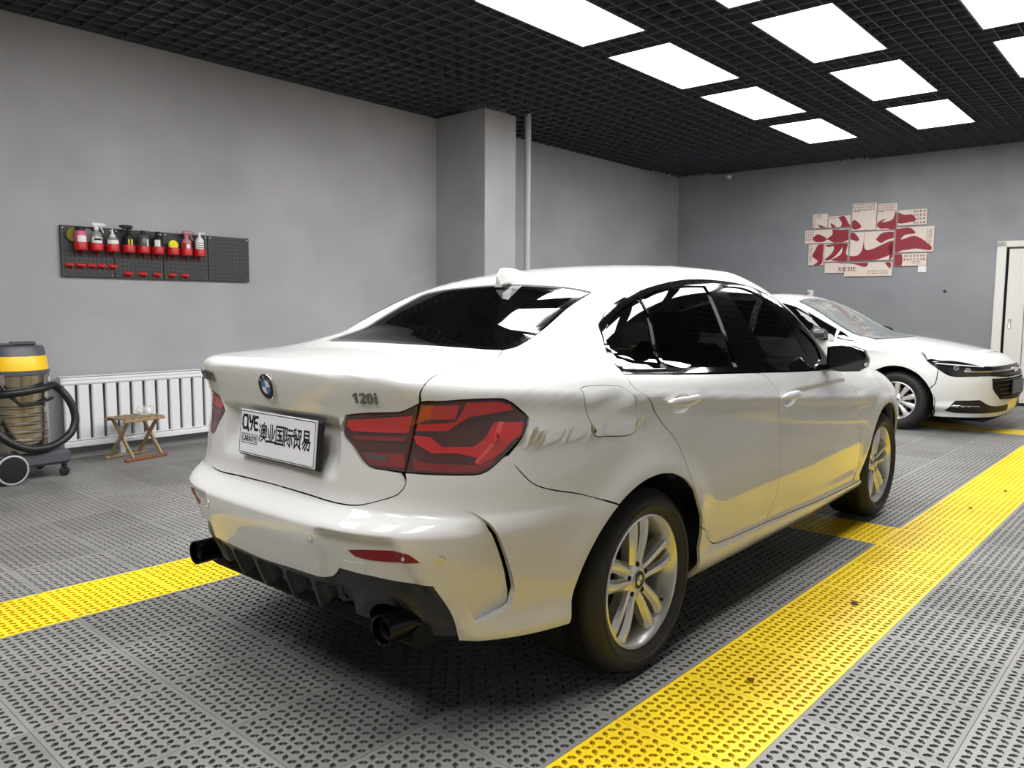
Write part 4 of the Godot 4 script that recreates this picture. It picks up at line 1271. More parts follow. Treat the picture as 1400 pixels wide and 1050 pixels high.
	var chars := [[30, 0, 8, 30, 20, 20, 20, 46, 60, 4, 60, 40, 60, 40, 92, 40, 92, 40, 92, 30, 88, 10, 60, 26, 4, 64, 96, 64, 50, 50, 50, 98], [28, 2, 28, 32, 28, 2, 72, 2, 72, 2, 72, 32, 28, 17, 72, 17, 28, 32, 72, 32, 12, 42, 92, 42, 16, 42, 4, 96, 30, 56, 84, 56, 22, 70, 94, 70, 38, 70, 38, 94, 38, 94, 54, 86, 64, 72, 94, 96, 84, 76, 70, 84], [50, 0, 50, 10, 8, 14, 92, 14, 8, 14, 8, 28, 92, 14, 92, 28, 22, 40, 78, 40, 26, 62, 74, 62, 10, 92, 90, 92, 50, 40, 50, 92, 64, 70, 74, 82], [14, 6, 76, 6, 76, 6, 72, 44, 28, 6, 24, 44, 24, 44, 90, 44, 90, 44, 82, 96, 82, 96, 66, 90, 4, 70, 70, 70]]
	for i in 4:
		strokes(cn, chars[i], lX * Transform3D(Basis(), Vector3(-0.085 + i * 0.042, -0.018, 0)), 0.034, 0.0036, 0.004)
	child(car, "maker_badge", cn, M.badge_grey, "chrome badge of four characters")
	build_plate(car)
	# --- glass and roof
	var rw := ol("rear_window")
	obj("rear_window", panel(b, "T", rw, {"step": 0.02, "off": -0.003, "inset": 0.001}), M.glass_rear, car, "dark tinted rear window")
	var inner: Array = Geometry2D.offset_polygon(rw, -0.035) if not Geometry2D.is_polygon_clockwise(rw) else Geometry2D.offset_polygon(reversed_(rw), -0.035)
	obj("window_border", panel(b, "T", rw, {"step": 0.05, "off": -0.0022, "inset": 0.002, "rim": 0.0, "holes": [inner[0]]}), M.black_gloss, car)
	obj("roof", panel(b, "T", ol("roof"), {"step": 0.025}), W, car)
	obj("sunroof", panel(b, "T", PackedVector2Array([Vector2(0.82, -0.36), Vector2(1.22, -0.36), Vector2(1.22, 0.36), Vector2(0.82, 0.36)]), {"step": 0.06, "inset": 0.0, "off": 0.001, "rim": 0.0}), M.black_gloss, car)
	obj("windshield", panel(b, "T", ol("windshield"), {"step": 0.05, "off": -0.002}), M.glass_tint, car)
	obj("hood", panel(b, "T", ol("hood"), {"step": 0.05}), W, car)
	# shark fin aerial
	var fin := []
	for q in 11:
		var t := q / 10.0
		var x := lerpf(0.175, 0.375, t)
		b.hint = -1.0
		var y0 := b.hit("T", Vector2(maxf(x, 0.20), 0.0)).y - 0.005
		var hgt := 0.074 * (1.0 - pow(t, 1.7)) * ss01(0.55 + t * 4.0) + 0.003
		var w := 0.024 * pow(maxf(0.02, sin(PI * lerpf(0.30, 0.97, t))), 0.6)
		var back := 0.030 * (1.0 - t)
		var ring: Array[Vector3] = []
		for c in [[1.0, 0.0], [0.72, 0.25], [0.42, 0.6], [0.16, 0.93], [0.0, 1.0], [-0.16, 0.93], [-0.42, 0.6], [-0.72, 0.25], [-1.0, 0.0]]:
			ring.append(Vector3(x - back * c[1] * 0.4, y0 + hgt * c[1], w * c[0]))
		fin.append(ring)
	child(car, "roof_aerial", mb().loft(fin, true, true, true), W)
	# --- sides
	var q_opt := {"step": 0.015, "holes": [ol("fuel_flap")]}
	obj("body_side", panel(b, "D", ol("quarter_panel"), q_opt), W, car)
	obj("body_side", other_side(panel(b, "D", ol("quarter_panel"), {"step": 0.03})), W, car)
	obj("fuel_flap", panel(b, "D", ol("fuel_flap"), {"step": 0.03, "inset": 0.0022}), W, car)
	var hd := [["rear_door", Vector2(0.150, 0.914)], ["front_door", Vector2(1.09, 0.850)]]
	for d in hd:
		var hc: Vector2 = d[1]
		var cup := ellipse(hc + Vector2(0.0, -0.010), 0.070, 0.034, 28)
		var dm := panel(b, "S", ol(d[0]), {"step": 0.016, "holes": [cup]})
		var cd := func(u: Vector2) -> float:
			var e := (u - hc - Vector2(0.0, -0.010)) / Vector2(0.070, 0.034)
			return -0.024 * maxf(0.0, 1.0 - e.length_squared())
		var cm := panel(b, "S", cup, {"step": 0.008, "inset": 0.0, "rim": 0.0, "disp": cd})
		var hX := seat_on(b, "S", hc)
		var rings := []
		for q in 11:
			var t := q / 10.0
			var x := lerpf(-0.105, 0.105, t)
			var out := 0.004 + 0.022 * pow(sin(PI * clampf(t, 0.02, 0.98)), 0.6)
			var hh := 0.0165 * pow(maxf(0.05, 1.0 - pow(2 * t - 1, 4.0)), 0.5)
			var ring: Array[Vector3] = []
			for c in 12:
				var a := TAU * c / 12
				ring.append(hX * Vector3(x, cos(a) * hh + 0.004, out + sin(a) * 0.0085))
			rings.append(ring)
		var hm := mb().loft(rings).mesh()
		for s in 2:
			var o := obj(d[0], dm if s == 0 else other_side(dm), W, car)
			obj("handle_cup", cm if s == 0 else other_side(cm), W, o)
			obj("door_handle", hm if s == 0 else other_side(hm_arrays(hm)), W, o)
	both(car, "front_fender", panel(b, "D", ol("front_fender"), {"step": 0.03}), W)
	both(car, "sill", panel(b, "S", ol("sill"), {"step": 0.03}), W)
	obj("front_bumper", panel(b, "F", ol("front_bumper"), {"step": 0.05}), W, car)
	var gl := [ol("quarter_glass"), ol("rear_glass"), ol("front_glass")]
	both(car, "window_trim", panel(b, "S", ol("window_trim"), {"step": 0.018, "off": 0.002, "holes": gl, "inset": 0.001}), M.black_gloss)
	for g in ["quarter_glass", "rear_glass", "front_glass"]:
		both(car, "side_window", panel(b, "S", ol(g), {"step": 0.02, "inset": 0.0, "off": -0.005, "rim": 0.0}), M.glass_tint)
	# door mirrors
	var face := [[.885, 1.046], [.93, 1.056], [.99, 1.056], [1.045, 1.036], [1.068, .995], [1.064, .958], [1.035, .937], [.96, .931], [.90, .934], [.884, .96]]
	var mrings := []
	for st in [[1.585, 0.97], [1.592, 1.0], [1.62, 1.0], [1.66, 0.94], [1.69, 0.78], [1.705, 0.5]]:
		var ring: Array[Vector3] = []
		for p in face:
			ring.append(Vector3(st[0], 0.995 + (p[1] - 0.995) * st[1], 0.928 + (p[0] - 0.975) * st[1]))
		mrings.append(ring)
	var mir := mb().loft(mrings)
	mir.loft([[Vector3(1.60, 0.955, 0.75), Vector3(1.60, 0.935, 0.75), Vector3(1.68, 0.935, 0.75), Vector3(1.68, 0.955, 0.75)], [Vector3(1.60, 0.965, 0.883), Vector3(1.60, 0.938, 0.883), Vector3(1.665, 0.938, 0.883), Vector3(1.665, 0.965, 0.883)]], true, true, false)
	var gp := PackedVector2Array()
	for p in face:
		gp.append(Vector2(0.931 + (p[0] - 0.978) * 0.86, 0.996 + (p[1] - 0.996) * 0.86))
	var gX := Transform3D(Basis(Vector3(0, 0, 1), Vector3(0, 1, 0), Vector3(-1, 0, 0)), Vector3(1.586, 0, 0))
	var gm := mb().prism(gp, 0.0, 0.002, gX)
	var sm := mb().box(Vector3(1.60, 0.972, 1.015), Vector3(0.03, 0.018, 0.012), 0.003)
	for s in 2:
		var o := obj("door_mirror", mir.mesh() if s == 0 else mirror_mb(mir).mesh(), M.black_gloss, car, "gloss black door mirror")
		obj("mirror_glass", gm.mesh() if s == 0 else mirror_mb(gm).mesh(), M.headlight_dark, o)
		obj("side_repeater", sm.mesh() if s == 0 else mirror_mb(sm).mesh(), M.white_plastic, o)
	# --- wheels, wells, underside, seats
	for w in [[0.0, 0.808], [2.67, 0.785]]:
		wheel_mesh(car, Vector3(w[0], 0.313, w[1]), true, 0.313, 0.228, 0)
		wheel_mesh(car, Vector3(w[0], 0.313, -w[1]), false, 0.313, 0.228, 0)
		for s in [1.0, -1.0]:
			var X := Transform3D(Basis(Vector3.RIGHT, PI / 2), Vector3(w[0], 0.31, 0))
			var m := mb()
			m.lathe([Vector2(0.02, s * 0.5), Vector2(0.392, s * 0.5), Vector2(0.392, s * (0.77 if w[0] < 1.0 else 0.75))], 36, X, PI - 0.35, TAU + 0.35)
			child(car, "wheel_liner", m, M.void)
	var under := mb()
	under.box(Vector3(1.33, 0.235, 0), Vector3(1.9, 0.06, 1.5), 0.02).box(Vector3(-0.55, 0.30, 0), Vector3(0.5, 0.08, 1.16), 0.02).box(Vector3(0.0, 0.34, 0), Vector3(0.8, 0.1, 0.96), 0.02).box(Vector3(2.7, 0.30, 0), Vector3(0.9, 0.1, 0.96), 0.02)
	child(car, "underbody", under, M.void)
	for st in [[0.32, 0.0, 1.26], [1.22, 0.37, 0.50], [1.22, -0.37, 0.50]]:
		var m := mb()
		m.box(Vector3(st[0] + 0.12, 0.52, st[1]), Vector3(0.5, 0.16, st[2]), 0.05)
		m.box(Vector3(st[0] - 0.16, 0.80, st[1]), Vector3(0.13, 0.56, st[2] * 0.96), 0.05, Basis(Vector3.BACK, 0.30))
		var se := child(car, "seat", m, M.seat_cloth)
		for hz in ([0.0] if st[2] < 1.0 else [-0.38, 0.38]):
			child(se, "headrest", mb().box(Vector3(st[0] - 0.27, 1.13, st[1] + hz), Vector3(0.09, 0.16, 0.26), 0.04, Basis(Vector3.BACK, 0.2)), M.seat_cloth)
	child(car, "parcel_shelf", mb().box(Vector3(-0.22, 0.93, 0), Vector3(0.5, 0.03, 1.16), 0.01), M.plastic_black)
	child(car, "dashboard", mb().box(Vector3(1.78, 0.86, 0), Vector3(0.34, 0.2, 1.3), 0.06), M.plastic_black)

func reversed_(p: PackedVector2Array) -> PackedVector2Array:
	var r := p.duplicate()
	r.reverse()
	return r

func hm_arrays(m: ArrayMesh) -> ArrayMesh:          # an unindexed mesh with an index, so that it can be turned over
	var s := m.surface_get_arrays(0)
	var I := PackedInt32Array(range(s[Mesh.ARRAY_VERTEX].size()))
	return arrays(s[Mesh.ARRAY_VERTEX], s[Mesh.ARRAY_NORMAL], I)

func build_plate(car: Node3D) -> void:
	# on the trunk lid, leaning with it
	var X := Transform3D(Basis(Vector3(0, 0, 1), Vector3(0.985, 0, 0).normalized() * 0.10 + Vector3(0, 0.995, 0), Vector3(-0.995, 0.10, 0)).orthonormalized(), Vector3(-0.888, 0.820, 0.034))
	var w := 0.420
	var h := 0.143
	var holder := child(car, "plate_holder", mb().box(X * Vector3(0.006, -0.004, -0.010), Vector3(w + 0.016, h + 0.004, 0.014), 0.004, X.basis), M.plastic_black)
	var pl := child(car, "number_plate", mb().box(X * Vector3(0, 0, 0.0), Vector3(w, h, 0.006), 0.002, X.basis), M.plate_white, "white dealer's plate with black lettering")
	var fr := mb()
	for s in [-1.0, 1.0]:
		fr.box(X * Vector3(0, s * (h / 2 - 0.005), 0.0034), Vector3(w - 0.012, 0.0018, 0.0008), 0.0, X.basis)
		fr.box(X * Vector3(s * (w / 2 - 0.006), 0, 0.0034), Vector3(0.0018, h - 0.012, 0.0008), 0.0, X.basis)
	child(pl, "plate_border", fr, M.ink_black)
	var lt := mb()
	var T := X * Transform3D(Basis().scaled(Vector3(0.95, 1, 1)), Vector3(-0.193, 0.004, 0.003))
	# O.YE in heavy round strokes, the small word in a box below
	strokes(lt, [14, 12, 50, 12, 50, 12, 58, 30, 58, 30, 58, 66, 58, 66, 48, 86, 48, 86, 14, 86, 14, 86, 4, 66, 4, 66, 4, 30, 4, 30, 14, 12], T, 0.055, 0.0085, 0.0006)
	strokes(lt, [66, 84, 70, 96], T, 0.055, 0.009, 0.0006)
	strokes(lt, [78, 12, 88, 44, 88, 44, 112, 44, 118, 12, 108, 60, 108, 60, 98, 88], T, 0.055, 0.0085, 0.0006)
	strokes(lt, [168, 14, 140, 14, 140, 14, 132, 30, 132, 30, 132, 68, 132, 68, 142, 86, 142, 86, 170, 86, 136, 48, 164, 48], T, 0.055, 0.0085, 0.0006)
	strokes(lt, [2, 118, 172, 118, 172, 118, 172, 170, 172, 170, 2, 170, 2, 170, 2, 118], T, 0.055, 0.0018, 0.0006)
	child(pl, "plate_lettering", lt, M.ink_black)
	var tm := obj("plate_lettering", text_mesh("CARAOYE", 0.0185, 0.0006, true), M.ink_black, pl)
	tm.transform = X * Transform3D(Basis().scaled(Vector3(0.74, 1, 1)), Vector3(-0.147, -0.0205, 0.0034))
	var ch := [[5, 12, 18, 24, 2, 40, 15, 52, 4, 95, 18, 66, 62, 0, 54, 12, 32, 14, 32, 62, 32, 14, 92, 14, 92, 14, 92, 62, 62, 20, 62, 60, 38, 38, 86, 38, 44, 24, 52, 34, 80, 24, 72, 34, 60, 42, 44, 58, 64, 42, 80, 58, 26, 72, 98, 72, 62, 62, 56, 80, 56, 80, 28, 98, 64, 76, 96, 98],
		[38, 5, 38, 90, 62, 5, 62, 90, 8, 30, 24, 70, 92, 30, 76, 70, 2, 92, 98, 92],
		[6, 6, 94, 6, 6, 6, 6, 96, 94, 6, 94, 96, 6, 94, 94, 94, 24, 26, 76, 26, 28, 50, 72, 50, 22, 76, 78, 76, 50, 26, 50, 76, 62, 58, 70, 68],
		[8, 4, 8, 98, 8, 8, 34, 8, 34, 8, 24, 40, 24, 40, 36, 62, 36, 62, 18, 70, 48, 14, 92, 14, 42, 40, 98, 40, 70, 40, 70, 96, 70, 96, 58, 88, 54, 56, 44, 84, 86, 56, 97, 84],
		[30, 4, 10, 10, 10, 10, 8, 40, 8, 40, 36, 32, 30, 22, 40, 38, 52, 8, 92, 8, 70, 8, 56, 42, 92, 8, 88, 40, 88, 40, 76, 36, 20, 50, 20, 84, 20, 50, 80, 50, 80, 50, 80, 84, 50, 56, 48, 76, 48, 76, 14, 98, 56, 80, 88, 98],
		[24, 4, 24, 44, 24, 4, 76, 4, 76, 4, 76, 44, 24, 24, 76, 24, 24, 44, 76, 44, 30, 46, 8, 70, 22, 56, 90, 56, 90, 56, 80, 96, 80, 96, 66, 92, 48, 58, 16, 90, 68, 58, 36, 98]]
	var cb := mb()
	for i in 6:
		strokes(cb, ch[i], X * Transform3D(Basis().scaled(Vector3(0.86, 1.12, 1)), Vector3(-0.094 + i * 0.0468, -0.022, 0.003)), 0.053, 0.0056 if i != 0 else 0.0045, 0.0006)
	child(pl, "plate_lettering", cb, M.ink_black)

# ------------------------------------------------------------------ the second white car
func build_second_car() -> void:
	var b := Compact.new()
	var car := thing("car", "bright white saloon parked crosswise near the back wall with its nose toward the white door", "car", Vector3(8.469, 0, -1.320), -1.6208)
	var W: Material = M.paint_bright
	for s in [["windshield", "b_windshield", "T", "glass_clear", 0.06], ["roof", "b_roof", "T", "paint_bright", 0.08], ["hood", "b_hood", "T", "paint_bright", 0.04], ["front_bumper", "b_bumper", "Q", "paint_bright", 0.03]]:
		obj(s[0], panel(b, s[2], ol(s[1]), {"step": s[4], "inset": 0.003}), M[s[3]], car)
	for s in [["side_window", "b_glass", "S", "glass_tint", 0.06, -0.003], ["side_window", "b_glass_tri", "S", "black_gloss", 0.06, 0.0], ["side_window", "b_glass_rear", "S", "glass_tint", 0.08, -0.003], ["front_door", "b_door", "S", "paint_bright", 0.05, 0.0], ["rear_door", "b_door_rear", "S", "paint_bright", 0.07, 0.0], ["rear_quarter", "b_quarter", "S", "paint_bright", 0.07, 0.0], ["sill", "b_sill", "S", "paint_bright", 0.06, 0.0], ["front_fender", "b_fender", "D", "paint_bright", 0.03, 0.0]]:
		both(car, s[0], panel(b, s[2], ol(s[1]), {"step": s[4], "inset": 0.003, "off": s[5]}), M[s[3]])
	both(car, "roof_rail", panel(b, "D", ol("b_rail"), {"step": 0.04, "inset": 0.003, "holes": [to_d(b, ol("b_glass")), to_d(b, ol("b_glass_tri")), to_d(b, ol("b_glass_rear"))]}), W)
	obj("grille", panel(b, "Q", ol("b_grille_up"), {"step": 0.05, "inset": 0.002, "off": 0.003}), M.grille_dark, car)
	var g := obj("grille", panel(b, "Q", ol("b_grille"), {"step": 0.05, "inset": 0.0, "off": 0.002}), M.void, car)
	for k in 5:
		var path := []
		var y := 0.535 - k * 0.042
		var reach := lerpf(0.44, 0.32, k / 4.0)
		for q in 13:
			var X := seat_on(b, "Q", Vector2(lerpf(-reach, reach, q / 12.0) * 0.8, y), 0.006)
			path.append(X.origin)
		child(g, "grille_bar", mb().tube(path, 0.007, 6), M.grille_dark)
	var cb := []
	for q in 17:
		cb.append(seat_on(b, "Q", Vector2(lerpf(-0.56, 0.56, q / 16.0), 0.628), 0.008).origin)
	child(car, "chrome_bar", mb().tube(cb, 0.009, 8), M.chrome)
	var eX := seat_on(b, "Q", Vector2(0.0, 0.625), 0.012)
	child(car, "emblem", mb().box(eX.origin, Vector3(0.15, 0.045, 0.014), 0.006, eX.basis), M.chrome)
	var pX := seat_on(b, "Q", Vector2(0.0, 0.46), 0.022)
	child(car, "number_plate_backing", mb().box(pX.origin, Vector3(0.44, 0.14, 0.012), 0.004, Basis(Vector3.UP, PI / 2)), M.trim_dark)
	for s in 2:
		var fl := func(p: PackedVector2Array) -> PackedVector2Array: return p if s == 0 else flipped(p)
		var h := obj("headlamp", panel(b, "Q", fl.call(ol("b_headlamp")), {"step": 0.04, "inset": 0.002, "off": 0.0015}), M.headlight_dark, car)
		var sx := 1.0 if s == 0 else -1.0
		for c in [[0.60, 0.655, 0.030], [0.535, 0.640, 0.028]]:
			var X := seat_on(b, "Q", Vector2(c[0] * sx, c[1]), 0.002)
			child(h, "lamp_reflector", mb().lathe([Vector2(c[2], 0.0), Vector2(c[2] * 0.9, 0.006), Vector2(c[2] * 0.6, 0.004), Vector2(0.0, 0.008)], 20, Transform3D(X.basis * Basis(Vector3.RIGHT, PI / 2), X.origin)), M.chrome)
		var drl := []
		for q in 8:
			drl.append(seat_on(b, "Q", Vector2(lerpf(0.72, 0.42, q / 7.0) * sx, lerpf(0.700, 0.672, q / 7.0)), 0.004).origin)
		child(h, "light_strip", mb().tube(drl, 0.006, 6), M.white_plastic)
		var fo := obj("fog_lamp_recess", panel(b, "Q", fl.call(ol("b_fog")), {"step": 0.04, "inset": 0.0, "off": 0.0025}), M.plastic_black, car)
		var fp := []
		for q in 6:
			fp.append(seat_on(b, "Q", Vector2(lerpf(0.60, 0.44, q / 5.0) * sx, 0.288), 0.006).origin)
		child(fo, "chrome_strip", mb().tube(fp, 0.006, 6), M.chrome)
	var ring := []
	for st in [[1.79, 0.6], [1.82, 0.95], [1.86, 1.0], [1.92, 0.9], [1.96, 0.6]]:
		var r: Array[Vector3] = []
		for c in 14:
			var a := TAU * c / 14
			r.append(Vector3(st[0] - 0.05, 0.965 + sin(a) * 0.065 * st[1], 0.96 + cos(a) * 0.105 * st[1]))
		ring.append(r)
	var mir := mb().loft(ring).box(Vector3(1.84, 0.925, 0.86), Vector3(0.06, 0.03, 0.12), 0.01)
	obj("door_mirror", mir.mesh(), M.trim_dark, car)
	obj("door_mirror", mirror_mb(mir).mesh(), M.trim_dark, car)
	for w in [0.0, 2.6]:
		wheel_mesh(car, Vector3(w, 0.299, 0.80), true, 0.299, 0.195, 1)
		wheel_mesh(car, Vector3(w, 0.299, -0.80), false, 0.299, 0.195, 1)
		for s in [1.0, -1.0]:
			var X := Transform3D(Basis(Vector3.RIGHT, PI / 2), Vector3(w, 0.30, 0))
			child(car, "wheel_liner", mb().lathe([Vector2(0.02, s * 0.5), Vector2(0.372, s * 0.5), Vector2(0.372, s * 0.83)], 30, X, PI - 0.35, TAU + 0.35), M.void)
	child(car, "underbody", mb().box(Vector3(1.3, 0.22, 0), Vector3(1.8, 0.06, 1.5), 0.02).box(Vector3(2.72, 0.24, 0), Vector3(0.95, 0.14, 0.96), 0.02).box(Vector3(0, 0.3, 0), Vector3(1.4, 0.08, 0.96), 0.02).box(Vector3(3.2, 0.135, 0), Vector3(0.3, 0.02, 1.1), 0.005), M.void)
	child(car, "dashboard", mb().box(Vector3(1.95, 0.84, 0), Vector3(0.6, 0.14, 1.25), 0.05), M.plastic_black)
	for s in [0.36, -0.36]:
		var se := child(car, "seat", mb().box(Vector3(1.1, 0.78, s), Vector3(0.13, 0.6, 0.48), 0.05, Basis(Vector3.BACK, 0.25)), M.seat_cloth)
		child(se, "headrest", mb().box(Vector3(1.0, 1.14, s), Vector3(0.09, 0.16, 0.26), 0.04, Basis(Vector3.BACK, 0.2)), M.seat_cloth)

func to_d(b: Body, p: PackedVector2Array) -> PackedVector2Array:        # an outline of the side view, as the slanted projection sees it
	var o := PackedVector2Array()
	b.hint = -1.0
	for u in p:
		var q := b.hit("S", u)
		o.append(Vector2(q.x, (q.y - q.z) * 0.70711))
	return o

# ------------------------------------------------------------------ along the left wall
func build_left_wall_things() -> void:
	build_pegboard()
	build_radiator()
	build_vacuum()
	build_stool()

func build_pegboard() -> void:
	var zf := ZW + 0.034
	var t := thing("pegboard", "long black perforated tool board of four square panels screwed to the wall", "pegboard", Vector3(1.98, 1.645, ZW))
	var hm := mb()
	for k in 4:
		var x := -0.602 + k * 0.4015
		var p := child(t, "board_panel", mb().box(Vector3(x, 0, 0.022), Vector3(0.399, 0.398, 0.018), 0.004), M.peg_black)
		var dots := mb()
		for i in 11:
			for j in 11:
				var c := Vector3(x - 0.17 + i * 0.034, -0.17 + j * 0.034, 0.0312)
				dots.quad(c + Vector3(-0.004, -0.004, 0), c + Vector3(0.004, -0.004, 0), c + Vector3(0.004, 0.004, 0), c + Vector3(-0.004, 0.004, 0), Vector3.BACK)
		var d := child(p, "peg_holes", dots, M.void)
		d.set_meta("kind", "stuff")
		for s in [[-1, -1], [1, -1], [-1, 1], [1, 1]]:
			child(p, "screw", mb().lathe([Vector2(0.0065, 0), Vector2(0.005, 0.003), Vector2(0, 0.0035)], 10, Transform3D(Basis(Vector3.RIGHT, PI / 2), Vector3(x + s[0] * 0.178, s[1] * 0.178, 0.031))), M.chrome)
		for q in [-0.15, 0.15]:
			child(p, "stand_off", mb().box(Vector3(x + q, 0, 0.0065), Vector3(0.03, 0.2, 0.013)), M.peg_black)
	var ord := ["first", "second", "third", "fourth", "fifth", "sixth", "seventh", "eighth", "ninth", "tenth"]
	# red bottle holders
	var hx := [1.307, 1.426, 1.549, 1.675, 1.793, 1.914, 2.044, 2.161, 2.279]
	var what := ["the pink-labelled bottle", "the white trigger spray bottle", "the small white squeeze bottle", "the black trigger spray bottle", "the grey black-capped bottle", "the dark bottle with a white label", "the yellow sponge", "the pink trigger spray bottle", "the white pump bottle"]
	var cup := mb()
	cup.lathe([Vector2(0.0, -0.03), Vector2(0.046, -0.03), Vector2(0.049, -0.026), Vector2(0.0505, 0.028), Vector2(0.0495, 0.030), Vector2(0.047, 0.028), Vector2(0.0455, -0.025), Vector2(0.0, -0.026)], 28)
	cup.box(Vector3(0, -0.002, -0.049), Vector3(0.05, 0.05, 0.008), 0.002)
	var pin := mb().box(Vector3(-0.024, -0.05, -0.047), Vector3(0.007, 0.05, 0.007), 0.002).box(Vector3(0.024, -0.05, -0.047), Vector3(0.007, 0.05, 0.007), 0.002)
	var cm := cup.mesh()
	var pm := pin.mesh()
	for i in 9:
		var o := thing("bottle_holder", "round red plastic holder carrying %s" % what[i], "holder", Vector3(hx[i], 1.684, zf + 0.053), 0.0, "red bottle holders on the tool board")
		obj("cup", cm, M.holder_red, o)
		obj("hook_pin", pm, M.holder_red, o)
	# small red hooks
	var kx := [1.235, 1.315, 1.397, 1.474, 1.559, 1.679, 1.798, 1.919, 2.045, 2.161]
	var hk := mb().box(Vector3(0, 0, 0.004), Vector3(0.058, 0.026, 0.006), 0.002).box(Vector3(0, -0.010, 0.022), Vector3(0.05, 0.006, 0.034), 0.002).box(Vector3(0, -0.001, 0.040), Vector3(0.05, 0.020, 0.005), 0.002)
	var hp := mb().box(Vector3(-0.020, -0.025, 0.004), Vector3(0.006, 0.03, 0.005), 0.001).box(Vector3(0.020, -0.025, 0.004), Vector3(0.006, 0.03, 0.005), 0.001)
	for i in 10:
		var y := 1.540 if i < 5 else 1.487
		var o := thing("hook", "small empty red hook, %s from the left in the %s hook row" % [ord[i] if i < 5 else ord[i - 5], "upper" if i < 5 else "lower"], "hook", Vector3(kx[i], y, zf - 0.003), 0.0, "small red hooks on the tool board")
		obj("hook_shelf", hk.mesh(), M.holder_red, o)
		obj("hook_pin", hp.mesh(), M.holder_red, o)
	# what stands in the holders
	var base := 1.660
	var zc := zf + 0.053
	var label_on := func(o: Node3D, r: float, y0: float, y1: float, m: Material, a0 := 0.2, a1 := 2.9) -> void:
		child(o, "label", mb().lathe([Vector2(r + 0.0008, y0), Vector2(r + 0.0008, y1)], 18, Transform3D(), a0, a1), m)
	var o := thing("bottle", "wide round pink and white labelled bottle with dark lid in the first red holder", "bottle", Vector3(hx[0], base, zc))
	child(o, "body", mb().lathe([Vector2(0.0, 0.0), Vector2(0.040, 0.001), Vector2(0.043, 0.006), Vector2(0.043, 0.13), Vector2(0.038, 0.142), Vector2(0.03, 0.146)], 24), M.pink_label)
	label_on.call(o, 0.043, 0.055, 0.105, M.white_plastic, 0.7, 2.4)
	child(o, "cap", mb().lathe([Vector2(0.034, 0.144), Vector2(0.034, 0.168), Vector2(0.03, 0.172), Vector2(0.0, 0.172)], 20), M.plastic_black)
	o = trigger_bottle(Vector3(hx[1], base, zc), "tall clear spray bottle with a white trigger head and a printed label", M.clear_grey, M.white_plastic, 0.15, 0.0)
	label_on.call(o, 0.040, 0.05, 0.10, M.white_plastic)
	label_on.call(o, 0.0405, 0.075, 0.092, M.ink_black, 0.9, 2.3)
	o = thing("bottle", "short white squeeze bottle with a pointed nozzle in the third red holder", "bottle", Vector3(hx[2], base, zc))
	child(o, "body", mb().lathe([Vector2(0.0, 0.0), Vector2(0.040, 0.001), Vector2(0.044, 0.006), Vector2(0.044, 0.09), Vector2(0.036, 0.104), Vector2(0.02, 0.110)], 24), M.clear_grey)
	child(o, "nozzle", mb().lathe([Vector2(0.022, 0.108), Vector2(0.022, 0.126), Vector2(0.012, 0.134), Vector2(0.006, 0.160), Vector2(0.003, 0.176), Vector2(0.0, 0.177)], 18), M.white_plastic)
	label_on.call(o, 0.044, 0.05, 0.085, M.white_plastic)
	o = trigger_bottle(Vector3(hx[3], base, zc), "black spray bottle with a black trigger head and yellow print", M.plastic_black, M.plastic_black, 0.15, PI)
	label_on.call(o, 0.040, 0.055, 0.10, M.yellow_label, 1.1, 1.5)
	label_on.call(o, 0.040, 0.055, 0.10, M.yellow_label, 1.75, 2.05)
	for i in 2:
		o = thing("bottle", ["dark grey bottle, black cap, narrow pale label, in the fifth red holder", "nearly black bottle, black cap, broad white label, in the sixth red holder"][i], "bottle", Vector3(hx[4 + i], base, zc))
		child(o, "body", mb().lathe([Vector2(0.0, 0.0), Vector2(0.036, 0.001), Vector2(0.039, 0.006), Vector2(0.039, 0.12), Vector2(0.026, 0.142), Vector2(0.016, 0.148)], 24), M.bottle_grey if i == 0 else M.plastic_black)
		child(o, "cap", mb().lathe([Vector2(0.017, 0.146), Vector2(0.017, 0.178), Vector2(0.014, 0.181), Vector2(0.0, 0.181)], 18), M.ink_black)
		label_on.call(o, 0.039, 0.045, 0.11, M.white_plastic, 0.5 if i == 0 else 1.5, 1.2 if i == 0 else 2.7)
	var sp := obj("sponge", mb().lathe([Vector2(0.0, -0.014), Vector2(0.036, -0.014), Vector2(0.041, -0.008), Vector2(0.041, 0.008), Vector2(0.036, 0.014), Vector2(0.0, 0.014)], 32, Transform3D(Basis(Vector3.RIGHT, PI / 2 - 0.12), Vector3(0, 0, 0))).mesh(), M.sponge_yellow)
	sp.position = Vector3(hx[6], 1.738, zc)
	tag(sp, "round yellow polishing sponge standing in the seventh red holder", "sponge")
	o = trigger_bottle(Vector3(hx[7], base, zc), "clear bottle with a pink trigger head and a red and white label", M.pink_clear, M.pink_clear, 0.14, 0.0)
	label_on.call(o, 0.040, 0.04, 0.10, M.red_label)
	label_on.call(o, 0.0405, 0.055, 0.09, M.white_plastic, 1.2, 2.0)
	o = thing("bottle", "slim white bottle with a white pump head in the ninth red holder", "bottle", Vector3(hx[8], base, zc))
	child(o, "body", mb().lathe([Vector2(0.0, 0.0), Vector2(0.033, 0.001), Vector2(0.036, 0.006), Vector2(0.036, 0.13), Vector2(0.02, 0.155), Vector2(0.012, 0.16), Vector2(0.012, 0.18), Vector2(0.0, 0.18)], 24), M.white_plastic)
	child(o, "pump", mb().tube([Vector3(0, 0.175, 0), Vector3(0, 0.19, 0)], 0.008, 10).box(Vector3(0.02, 0.193, 0), Vector3(0.06, 0.012, 0.016), 0.004), M.white_plastic)
	for k in 4:
		label_on.call(o, 0.036, 0.045 + k * 0.02, 0.051 + k * 0.02, M.bottle_grey, 0.8, 2.3)
